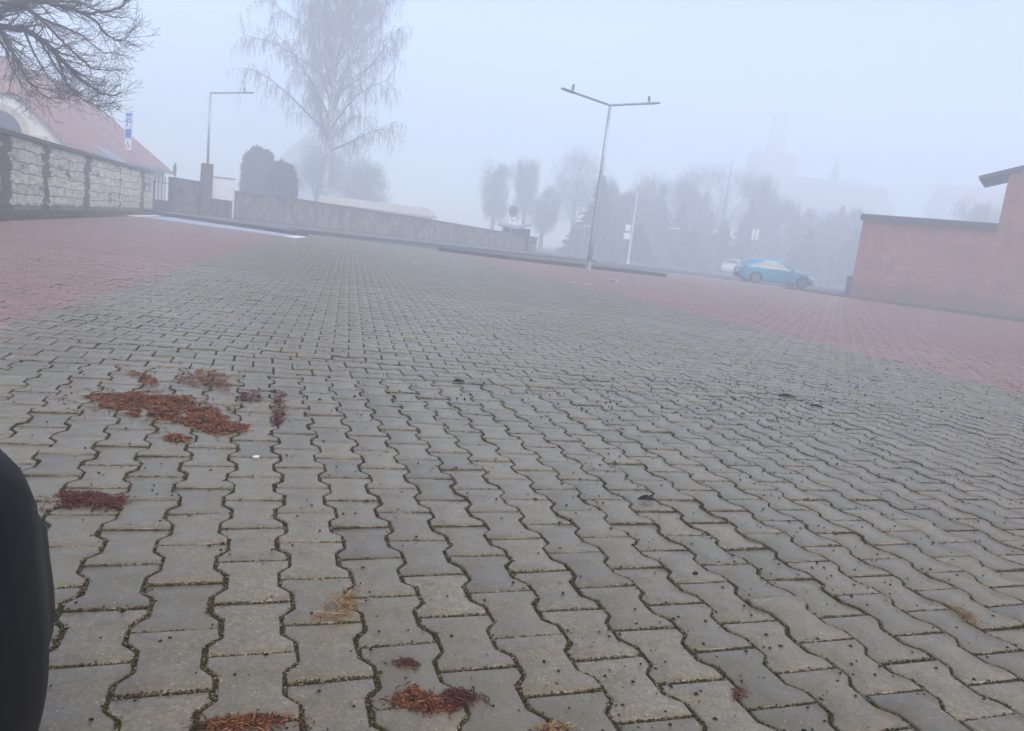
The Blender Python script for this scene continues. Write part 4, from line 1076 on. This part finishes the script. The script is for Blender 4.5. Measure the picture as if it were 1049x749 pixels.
# bare tree behind the wall at the left edge
tb = Vector((-18.6, 19.5, 0))
bt = empty('bare_tree', tb, 0, 'dark bare tree whose long boughs reach in over the red roof from the left edge', 'tree')
trk = MB(); fork = Vector((0.4, -0.5, 3.0)); trk.tube([(0, 0, -0.1), (0.1, -0.1, 1.4), fork, (0.3, -0.4, 4.6), (0.1, -0.2, 6.5)], [0.36, 0.3, 0.24, 0.17, 0.1], 12); trk.build('trunk', 'bark', bt, smooth=True)
crown = MB()
PB = dict(levels=2, step=(0.25, 0.16, 0.12), wob=0.10, lift=(0.10, 0.25, 0.35), rmin=0.0038, bare=(0.12, 0.1), kids=(8, 5), ang=(22, 52), ratio=(0.42, 0.7), pull=(0.10, 0, 0.0))
limbs = [  # polyline in photo pixels with its distance, root radius
 ([(-60, 60), (0, 13), (18, 4), (44, 2), (70, 9), (94, 13), (122, 8), (134, -6)], 18.2, 0.09),
 ([(-60, 20), (0, 27), (24, 31), (40, 40), (57, 56), (70, 68), (83, 81), (96, 91), (110, 97), (124, 96)], 17.0, 0.085),
 ([(-30, 8), (17, 6), (35, 13), (57, 35), (73, 51), (86, 63), (98, 71), (114, 72)], 16.4, 0.05),
 ([(44, 2), (73, 9), (97, 21), (108, 35), (124, 42), (138, 30)], 17.6, 0.045),
 ([(-40, 10), (0, 34), (14, 57), (24, 75), (33, 86), (46, 98), (70, 102)], 15.6, 0.05),
 ([(-40, 40), (0, 44), (9, 62), (18, 79), (26, 93), (33, 98)], 18.8, 0.04),
 ([(57, 56), (64, 74), (72, 90), (84, 101), (98, 108), (112, 111)], 16.8, 0.03),
 ([(40, 40), (52, 60), (68, 84), (82, 98), (106, 104)], 17.4, 0.03),
 ([(24, 31), (38, 60), (52, 82), (66, 98)], 17.2, 0.026),
 ([(18, 4), (60, -4), (98, -14), (126, -30)], 18.0, 0.06), ([(-60, -20), (0, -8), (40, -20), (90, -40)], 17.5, 0.06),
 ([(20, 5), (50, 22), (80, 34), (104, 52), (120, 55)], 17.9, 0.035), ([(44, 2), (80, 2), (110, 16), (134, 18)], 18.4, 0.035), ([(-30, 30), (8, 50), (14, 76), (8, 96)], 16.2, 0.03)]
for pl_px, Y, r0 in limbs:
    ptsw = [at(px, py, Y + 0.35*sin(i*1.3)) - tb for i, (px, py) in enumerate(pl_px)]
    if pl_px[0][0] <= -20: ptsw = [fork + (ptsw[0]-fork)*0.02] + ptsw
    # resample smoothly
    res = []
    for i in range(len(ptsw)-1):
        p0, p1, p2, p3 = ptsw[max(0, i-1)], ptsw[i], ptsw[i+1], ptsw[min(len(ptsw)-1, i+2)]
        for k in range(5):
            t = k/5; res.append(0.5*((2*p1)+(p2-p0)*t+(2*p0-5*p1+4*p2-p3)*t*t+(3*p1-p0-3*p2+p3)*t**3) + rv()*0.012)
    res.append(ptsw[-1]); n = len(res)
    rad = [max(0.006, r0*(1-0.9*i/n)) for i in range(n)]
    crown.tube(res, rad, 7, cap=False)
    for i in range(3, n, 1):
        for _ in range(2):
            if RNG.random() < 0.30: continue
            dd = (res[i]-res[i-1]).normalized(); ax = Matrix.Rotation(RNG.random()*2*pi, 3, dd) @ dd.orthogonal().normalized()
            nd = Matrix.Rotation(R(RNG.uniform(18, 50)), 3, ax) @ dd
            grow(crown, res[i].copy(), nd + Vector((0.15, 0, 0.0)), RNG.uniform(0.45, 1.05)*(1.1-0.62*i/n), max(0.006, rad[i]*0.4), 1, PB)
crown.build('crown', 'twig', bt)

# weeping birch
Yb = 66.0
b0 = at(329, 222, Yb); b0.z = 0
bi = empty('birch_tree', b0, 0, 'tall bare birch with white trunk and hanging twigs behind the boundary wall', 'tree')
tr = MB(); HB = 33.0
tpts = []
for i in range(15):
    t = i/14; tpts.append(Vector((0.10*sin(t*5)+0.25*t, 0.1*sin(t*4+1), HB*t-0.1)))
trad = [0.34*(1-t/14)**0.8+0.02 for t in range(15)]
tr.tube(tpts, trad, 10); tr.build('trunk', 'birch_bark', bi, smooth=True)
bl_ = MB(); tw = MB()
def along(t):
    k = t*14; i = min(13, int(k)); return tpts[i].lerp(tpts[i+1], k-i)
def strand(p, L, r=0.012):
    pts = [p.copy()]; d = Vector((RNG.normal(0, 0.5), RNG.normal(0, 0.5), RNG.uniform(-0.4, 0.4)))
    q = p.copy(); n = 5
    for i in range(n):
        d = (d*0.6 + Vector((0, 0, -0.75)) + rv()*0.12); q = q + d.normalized()*(L/n); pts.append(q.copy())
    tw.tube(pts, [r, r*0.9, r*0.8, r*0.75, r*0.7, r*0.6], 3, cap=False)
for k in range(84):
    t = 0.195 + 0.755*(k/84)**0.95; az = k*2.4+RNG.normal(0, 0.3); p = along(t)
    env = 9.0*min(1.0, (t-0.03)/0.24)*max(0.12, (1-t))**0.34
    L = env*RNG.uniform(0.8, 1.15); rise = RNG.uniform(0.9, 2.2) if t > 0.26 else RNG.uniform(0.5, 1.1)
    d = Vector((cos(az), sin(az), rise)).normalized(); q = p.copy(); pts = [p.copy()]; n = 9; r0 = 0.085*(1-t)+0.028; rad = [r0]
    for i in range(n):
        d = (d + rv()*0.07 + Vector((0, 0, -0.015-0.010*i))).normalized(); q = q+d*(L/n); pts.append(q.copy()); rad.append(r0*(1-0.85*(i+1)/n)+0.006)
    bl_.tube(pts, rad, 5, cap=False)
    for i in range(2, n+1):
        for _ in range(3):
            ax = Matrix.Rotation(RNG.random()*2*pi, 3, d) @ d.orthogonal().normalized()
            sd = (Matrix.Rotation(R(RNG.uniform(25, 70)), 3, ax) @ (pts[i]-pts[i-1]).normalized())
            l2 = RNG.uniform(0.8, 2.3); q2 = pts[i].copy(); sp2 = [q2.copy()]
            for m_ in range(4):
                sd = (sd + rv()*0.15 + Vector((0, 0, -0.10*m_))).normalized(); q2 = q2+sd*(l2/4); sp2.append(q2.copy())
            tw.tube(sp2, [0.02, 0.017, 0.014, 0.012, 0.01], 3, cap=False)
            for m_ in range(1, 5):
                for _ in range(3): strand(sp2[m_], RNG.uniform(0.4, 1.5)*(0.7+0.5*RNG.random()))
bl_.build('branches', 'birch_twig', bi); tw.build('hanging_twigs', 'birch_twig', bi)

# bare broad-leaved trees far back in the mist
PF = dict(levels=3, step=(0.6, 0.5, 0.45, 0.4), wob=0.10, lift=(0.25, 0.35, 0.3, 0.25), rmin=0.013, bare=(0.12, 0.1, 0.08), kids=(10, 8, 6), ang=(14, 40), ratio=(0.34, 0.55), pull=(0, 0, 0.25))
def bare_tree(px, py_top, half_px, Y, base_py, label, nl=13, lean=0.0, mat='pale_twig'):
    c = at(px, base_py, Y); top = at(px, py_top, Y).z; root = empty('misty_tree', (c.x, Y, 0), RNG.random()*6, label, 'tree', 'bare trees dissolving in the mist')
    hwid = half_px*Y/768.25*1.35; t = MB(); t.tube([(0, 0, -0.2), (0, 0, top*0.25), (0.1, 0, top*0.55), (0.1, 0.1, top*0.9)], [0.32, 0.26, 0.16, 0.04], 8); t.build('trunk', 'bark', root)
    cr = MB()
    for k in range(nl):
        z = top*(0.16+0.45*k/nl); az = k*2.4+RNG.normal(0, 0.3)
        L = (top-z)*RNG.uniform(0.6, 0.85); d = Vector((cos(az)*0.35*hwid/(top*0.3), sin(az)*0.35*hwid/(top*0.3), 1.0))
        pts = [Vector((0, 0, z))]
        for i in range(6): d = (d+rv()*0.09+Vector((0, 0, 0.08))).normalized(); pts.append(pts[-1]+d*(L/6))
        cr.tube(pts, [0.09, 0.075, 0.06, 0.045, 0.03, 0.02, 0.012], 4, cap=False)
    zc0, hz0 = top*0.60, top*0.41
    lob = [(RNG.uniform(-0.5, 0.5)*hwid, RNG.uniform(-0.5, 0.5)*hwid, zc0+RNG.uniform(-0.62, 0.58)*hz0, RNG.uniform(0.28, 0.62)) for _ in range(22)]
    for _ in range(11000):
        lx, ly, lz, lr = lob[RNG.integers(22)]; v = rv().normalized()*RNG.random()**0.6
        p = Vector((lx+v.x*hwid*lr*0.8, ly+v.y*hwid*lr*0.8, lz+v.z*hz0*lr*0.75))
        if p.z > top: continue
        dd = (Vector((p.x/hwid*0.6, p.y/hwid*0.6, 0.9))+rv()*0.45).normalized(); L = RNG.uniform(0.35, 0.95); u = dd.orthogonal().normalized()*0.016
        u = Matrix.Rotation(RNG.random()*6.28, 3, dd) @ u
        cr.add([p-dd*L/2-u, p-dd*L/2+u, p+dd*L/2], [(0, 1, 2)])
    cr.build('crown', mat, root)
bare_tree(502, 157, 17, 104, 252, 'columnar misty tree, left of the pair above the small shelter')
bare_tree(533, 152, 14, 104, 254, 'taller pointed misty tree, right of the pair above the small shelter')
bare_tree(583, 145, 28, 109, 258, 'broad misty tree just left of the twin lamp')
bare_tree(657, 163, 22, 105, 266, 'misty tree top right of the twin lamp, behind the white pole')
bare_tree(732, 150, 42, 114, 275, 'broadest pale misty tree, standing above the pines left of the turquoise car', nl=18)
bare_tree(700, 168, 22, 120, 272, 'small faint tree at the left shoulder of the broadest misty tree')
bare_tree(618, 178, 20, 88, 264, 'misty tree showing over the spruces just right of the twin lamp')
bare_tree(806, 196, 24, 96, 284, 'low wide misty tree right of the church tower')
bare_tree(866, 204, 22, 96, 290, 'misty tree below the far end of the church roof')
bare_tree(553, 186, 15, 100, 256, 'small faint tree between the pointed tree and the broad one')
bare_tree(322, 132, 34, 92, 232, 'broad hazy tree right behind the birch trunk')
bare_tree(372, 158, 24, 94, 238, 'low hazy tree right of the birch trunk above the pale shed roof')
bare_tree(640, 188, 20, 92, 266, 'hazy tree filling the gap left of the tall slim spruce')
bare_tree(690, 172, 24, 100, 272, 'hazy tree rising between the low lamp and the broadest misty tree', nl=15)
bare_tree(772, 168, 26, 98, 280, 'tall hazy tree in front of the church tower', nl=15)
bare_tree(838, 205, 20, 94, 287, 'hazy tree in front of the church nave')
bare_tree(993, 192, 26, 89, 300, 'faint bare tree rising behind the low brick wing', nl=11)

def needles_mesh(mb, pts_dirs, size):
    for p, d in pts_dirs:
        u = d.orthogonal().normalized(); u = Matrix.Rotation(RNG.random()*6.28, 3, d) @ u
        s_ = size*RNG.uniform(0.6, 1.3); tip = p+d*s_*1.6
        mb.add([p-u*s_*0.45, p+u*s_*0.45, tip], [(0, 1, 2)])
def conifer(px, py_top, half_px, Y, base_py, label, dens=1.0, name='conifer_tree'):
    c = at(px, base_py, Y); top = at(px, py_top, Y).z; W = half_px*Y/768.25*1.25
    root = empty(name, (c.x, Y, 0), RNG.random()*6, label, 'tree', 'dark conifers in the mist')
    t = MB(); t.tube([(0, 0, -0.2), (0, 0, top*0.98)], [0.18, 0.02], 7); t.build('trunk', 'bark', root)
    cr = MB(); nw = int(top/0.28)
    for i in range(nw):
        u = i/nw; z = top*(0.06+0.93*u); L0 = W*(1-u)**0.85*RNG.uniform(0.8, 1.12)+0.08
        for k in range(9):
            az = RNG.random()*2*pi; L = L0*RNG.uniform(0.6, 1.15); n = max(3, int(L/0.16))
            pd_ = []
            for m_ in range(n):
                s_ = (m_+0.5)/n; dr = -0.30*L*s_*s_*1.3+0.12*L*s_
                b = Vector((cos(az)*L*s_, sin(az)*L*s_, z+dr))
                for _ in range(max(1, int(4*dens))):
                    dd = Vector((cos(az)+RNG.normal(0, 0.8), sin(az)+RNG.normal(0, 0.8), RNG.normal(-0.25, 0.35))).normalized()
                    pd_.append((b+rv()*0.05, dd))
            needles_mesh(cr, pd_, 0.30*(1-u)+0.09)
    cr.build('crown', 'needles', root)
conifer(607, 176, 21, 82, 262, 'pointed dark spruce directly behind the twin lamp pole')
conifer(588, 225, 12, 85, 260, 'low dark spruce at the foot of the spruce behind the twin lamp')
conifer(633, 203, 20, 89, 266, 'shorter dark spruce between the twin lamp and the white pole')
conifer(668, 186, 20, 95, 270, 'tall slim spruce just right of the white pole')
conifer(690, 205, 16, 92, 272, 'small spruce behind the low lamp')
conifer(713, 193, 20, 98, 274, 'spruce between the low lamp and the broad pale tree')
conifer(735, 222, 20, 91, 276, 'low spruce left of the turquoise car')
conifer(760, 200, 17, 95, 278, 'slim spruce straight above the tail of the turquoise car')
conifer(782, 208, 15, 98, 280, 'slim spruce above the middle of the turquoise car')
conifer(822, 232, 19, 85, 284, 'low rounded spruce right of the turquoise car')
conifer(850, 207, 20, 95, 286, 'tallest spruce between the turquoise car and the brick building')
conifer(868, 232, 22, 85, 290, 'bushy spruce next to the brick building')
conifer(650, 226, 16, 82, 268, 'low dark spruce at the foot of the white pole')
conifer(705, 232, 20, 85, 276, 'low dark spruce filling the gap right of the low lamp')

def leaf_mass(mb, c, rx, ry, rz, n, size, square=2.0):
    for _ in range(n):
        v = rv().normalized(); k = (abs(v.x)**square+abs(v.y)**square+abs(v.z)**square)**(-1/square)
        rr = RNG.uniform(0.1, 1.0)**0.4*(1+0.07*sin(7*v.x+3*v.z)*sin(5*v.y+2))
        p = Vector((c[0]+v.x*k*rx*rr, c[1]+v.y*k*ry*rr, c[2]+v.z*k*rz*rr)); d = (v+rv()*0.7).normalized()
        u = d.orthogonal().normalized()*size*RNG.uniform(0.5, 1.2); mb.add([p-u*0.5, p+u*0.5, p+d*size*1.5], [(0, 1, 2)])
def shrub(name, pxl, pxr, pyt, pyb, Y, label, n, square=2.0, grp=None):
    l, r_ = at(pxl, pyb, Y), at(pxr, pyb, Y); top = at((pxl+pxr)/2, pyt, Y).z; cx = (l.x+r_.x)/2; w = (r_.x-l.x)/2
    root = empty(name, (cx, Y, 0), 0, label, 'shrub', grp)
    MB().tube([(0, 0, -0.1), (0, 0, top*0.8)], [0.12, 0.03], 7).build('trunk', 'bark', root)
    mb = MB(); leaf_mass(mb, (0, 0, top/2), w, w*0.8, top/2, n, 0.22, square); mb.build('foliage', 'hedge_leaf', root)
shrub('clipped_evergreen', 247, 277, 153, 225, 60, 'tall broad clipped evergreen behind the wall beside the notice board', 9500, 3.2)
shrub('round_evergreen', 273, 300, 167, 225, 55, 'dark rounded evergreen left of the birch trunk', 7500, 2.6)

hA, hB = at(600, 262, 98), at(800, 286, 98)
hg = empty('evergreen_hedge', (hA.x, 98, 0), 0, 'long dark evergreen hedge behind the spruces', 'hedge')
mb = MB(); hl_ = hB.x-hA.x
for i in range(14):
    x = hl_*(i+0.5)/14; hh_ = RNG.uniform(3.0, 4.8); leaf_mass(mb, (x, RNG.normal(0, 0.3), hh_/2), hl_/22, 1.0, hh_/2, 900, 0.26, 3.0)
mb.build('foliage', 'hedge_leaf', hg)
hA, hB = at(806, 284, 90), at(872, 292, 90)
hg = empty('evergreen_hedge', (hA.x, 90, 0), 0, 'short dark evergreen hedge between the turquoise car and the brick building', 'hedge')
mb = MB(); hl_ = hB.x-hA.x
for i in range(6):
    x = hl_*(i+0.5)/6; hh_ = RNG.uniform(3.6, 5.2); leaf_mass(mb, (x, RNG.normal(0, 0.3), hh_/2), hl_/9, 1.0, hh_/2, 900, 0.26, 2.6)
mb.build('foliage', 'hedge_leaf', hg)
# ------------------------------------------------------------------ buildings in the mist
def gable_house(name, px0, px1, pe, pr, Y, label, wall_m, roof_m, depth=9, cat='house', hip=0.0, rz=0.0):
    a, b = at(px0, pe, Y), at(px1, pe, Y); L = b.x-a.x; e = (a.z+b.z)/2; rdg = at((px0+px1)/2, pr, Y).z
    root = empty(name, (a.x, Y, 0), rz, label, cat)
    MB().box((L/2, depth/2, e/2-0.1), (L, depth, e+0.2)).build('wall', wall_m, root)
    rf = MB(); o_ = 0.4; hx = hip*L
    quad_roof(rf, [[(-o_, -o_, e), (L+o_, -o_, e), (L-hx, depth/2, rdg), (hx, depth/2, rdg)], [(L+o_, depth+o_, e), (-o_, depth+o_, e), (hx, depth/2, rdg), (L-hx, depth/2, rdg)]]
              + [[(-o_, depth+o_, e), (-o_, -o_, e), (hx, depth/2, rdg)], [(L+o_, -o_, e), (L+o_, depth+o_, e), (L-hx, depth/2, rdg)]], 0.15)
    box_uv(rf.build('roof', roof_m, root))
    for i in range(3):
        w = MB().box((L*(0.2+0.3*i), -0.03, e*0.55), (L*0.1, 0.06, e*0.32)).build('window', 'glass_dark', root)
        MB().box((L*(0.2+0.3*i), -0.04, e*0.55-e*0.18), (L*0.12, 0.12, 0.08)).build('sill', 'stone_trim', w)
    return root
gable_house('hipped_house', 279, 378, 176, 124, 155, 'big hip-roofed brownish house fading out behind the birch', 'pale_far', 'roof_far', 10, hip=0.36)
sA, sB = at(330, 206, 56), at(443, 222, 58)
shd = empty('low_shed', (sA.x, sA.y, 0), math.atan2(sB.y-sA.y, sB.x-sA.x), 'long low pale shed roof just above the boundary wall right of the birch', 'shed')
sl2 = (sB-sA).length
MB().box((sl2/2, 2.5, 0.9), (sl2, 5, 1.8)).build('wall', 'plaster', shd)
rf = MB(); quad_roof(rf, [[(-0.3, -0.4, 1.83), (sl2+0.3, -0.4, 1.83), (sl2+0.3, 5.3, 2.5), (-0.3, 5.3, 2.5)]], 0.16); rf.build('roof', 'stone_trim', shd)
# church
Yc = 185
def zc(px, py): return at(px, py, Yc).z
tL, tR = at(764, 200, Yc).x, at(803, 200, Yc).x
ch = empty('church', ((tL+tR)/2, Yc, 0), 0, 'church with broad tower and small ridge turret, barely visible in the mist', 'church')
W0 = tR-tL; z_s = zc(783, 157); z_t = zc(787, 118)
MB().box((0, 0, z_s/2), (W0, W0, z_s)).build('tower', 'pale_far', ch)
MB().box((0.6, 0, (z_s+z_t)/2), (W0*0.40, W0*0.40, z_t-z_s), taper=0.8).build('belfry', 'pale_far', ch)
cp_ = MB(); k = W0*0.2; cp_.add([(0.6-k, -k, z_t), (0.6+k, -k, z_t), (0.6+k, k, z_t), (0.6-k, k, z_t), (0.6, 0, z_t+1.2)], [(0, 1, 4), (1, 2, 4), (2, 3, 4), (3, 0, 4), (3, 2, 1, 0)]); cp_.build('spire', 'roof_far', ch)
nx0 = W0/2+0.003; nx1 = at(908, 220, Yc).x-(tL+tR)/2; ne = zc(860, 225); nr_ = zc(860, 186)
MB().box(((nx0+nx1)/2, 0, ne/2), (nx1-nx0, 11, ne)).build('nave', 'pale_far', ch)
rf = MB(); quad_roof(rf, [[(nx0, -5.9, ne), (nx1+0.2, -5.9, ne), (nx1-1.6, 0, nr_), (nx0, 0, nr_)], [(nx1+0.2, 5.9, ne), (nx0, 5.9, ne), (nx0, 0, nr_), (nx1-1.6, 0, nr_)], [(nx1+0.2, -5.9, ne), (nx1+0.2, 5.9, ne), (nx1-1.6, 0, nr_)]], 0.2)
box_uv(rf.build('nave_roof', 'roof_far', ch))
fx = at(853, 190, Yc).x-(tL+tR)/2; zt2 = zc(855, 157)
MB().box((fx, 0, nr_+0.7), (1.5, 1.5, 2.4)).build('ridge_turret', 'timber', ch)
MB().lathe([(1.1, nr_+1.9), (0.45, nr_+3.0), (0.28, zt2-0.8), (0.0, zt2)], n=8, c=(fx, 0, 0)).build('turret_cap', 'roof_far', ch)
for i in range(5):
    w = MB(); x = nx0+(nx1-nx0)*(i+0.7)/5.6; w.box((x, -5.55, ne*0.55), (1.2, 0.12, ne*0.5)); w.build('window', 'glass_dark', ch)
# pinkish roof beyond the brick wing
gable_house('far_house', 968, 1045, 214, 190, 185, 'house with a pinkish roof hardly showing above the low brick wing', 'plaster', 'roof_red', 9)

# ------------------------------------------------------------------ mist
hz_ = MB(); x0, x1, y0, y1, z0, z1 = -199, 199, -199, 199, -1.1, 35.0
hz_.add([(x0, y0, z0), (x1, y0, z0), (x1, y1, z0), (x0, y1, z0), (x0, y0, z1), (x1, y0, z1), (x1, y1, z1), (x0, y1, z1)], [(3, 2, 1, 0), (4, 5, 6, 7), (0, 1, 5, 4), (1, 2, 6, 5), (2, 3, 7, 6), (3, 0, 4, 7)])
hm = bpy.data.materials.new('mist'); hm.use_nodes = True; nt = hm.node_tree; nt.nodes.clear()
out = nt.nodes.new('ShaderNodeOutputMaterial'); pv = nt.nodes.new('ShaderNodeVolumePrincipled')
pv.inputs['Color'].default_value = (0.90, 0.94, 1.0, 1); pv.inputs['Density'].default_value = 0.0155; pv.inputs['Anisotropy'].default_value = 0.0
nt.links.new(pv.outputs[0], out.inputs['Volume'])
hz = hz_.build('haze', hm); tag(hz, 'pale even mist over the whole car park', 'mist', kind='stuff')

# ------------------------------------------------------------------ light
w = bpy.data.worlds.new('World'); S.world = w; w.use_nodes = True; nt = w.node_tree
sky = nt.nodes.new('ShaderNodeTexSky'); sky.sky_type = 'NISHITA'; sky.sun_disc = False
EL, AZ = R(42), R(146)
sky.sun_elevation = EL; sky.sun_rotation = AZ; sky.air_density = 1.0; sky.dust_density = 0.6; sky.ozone_density = 2.2
bg = nt.nodes['Background']; nt.links.new(sky.outputs[0], bg.inputs['Color']); bg.inputs['Strength'].default_value = 0.135
sd = bpy.data.lights.new('sun', 'SUN'); sd.energy = 2.4; sd.angle = R(40); sd.color = (1.0, 0.91, 0.78)
so = bpy.data.objects.new('sun', sd); COL.objects.link(so)
dirv = Vector((sin(AZ)*cos(EL), cos(AZ)*cos(EL), sin(EL)))   # towards the sun
so.rotation_euler = (-dirv).to_track_quat('-Z', 'Y').to_euler()

S.view_settings.view_transform = 'Standard'; S.view_settings.look = 'None'; S.view_settings.exposure = 1.25; S.view_settings.gamma = 1.0
S.cycles.use_denoising = True
S.cycles.volume_bounces = 6; S.cycles.max_bounces = 8; S.cycles.diffuse_bounces = 3; S.cycles.glossy_bounces = 2; S.cycles.transmission_bounces = 2
S.cycles.use_fast_gi = False
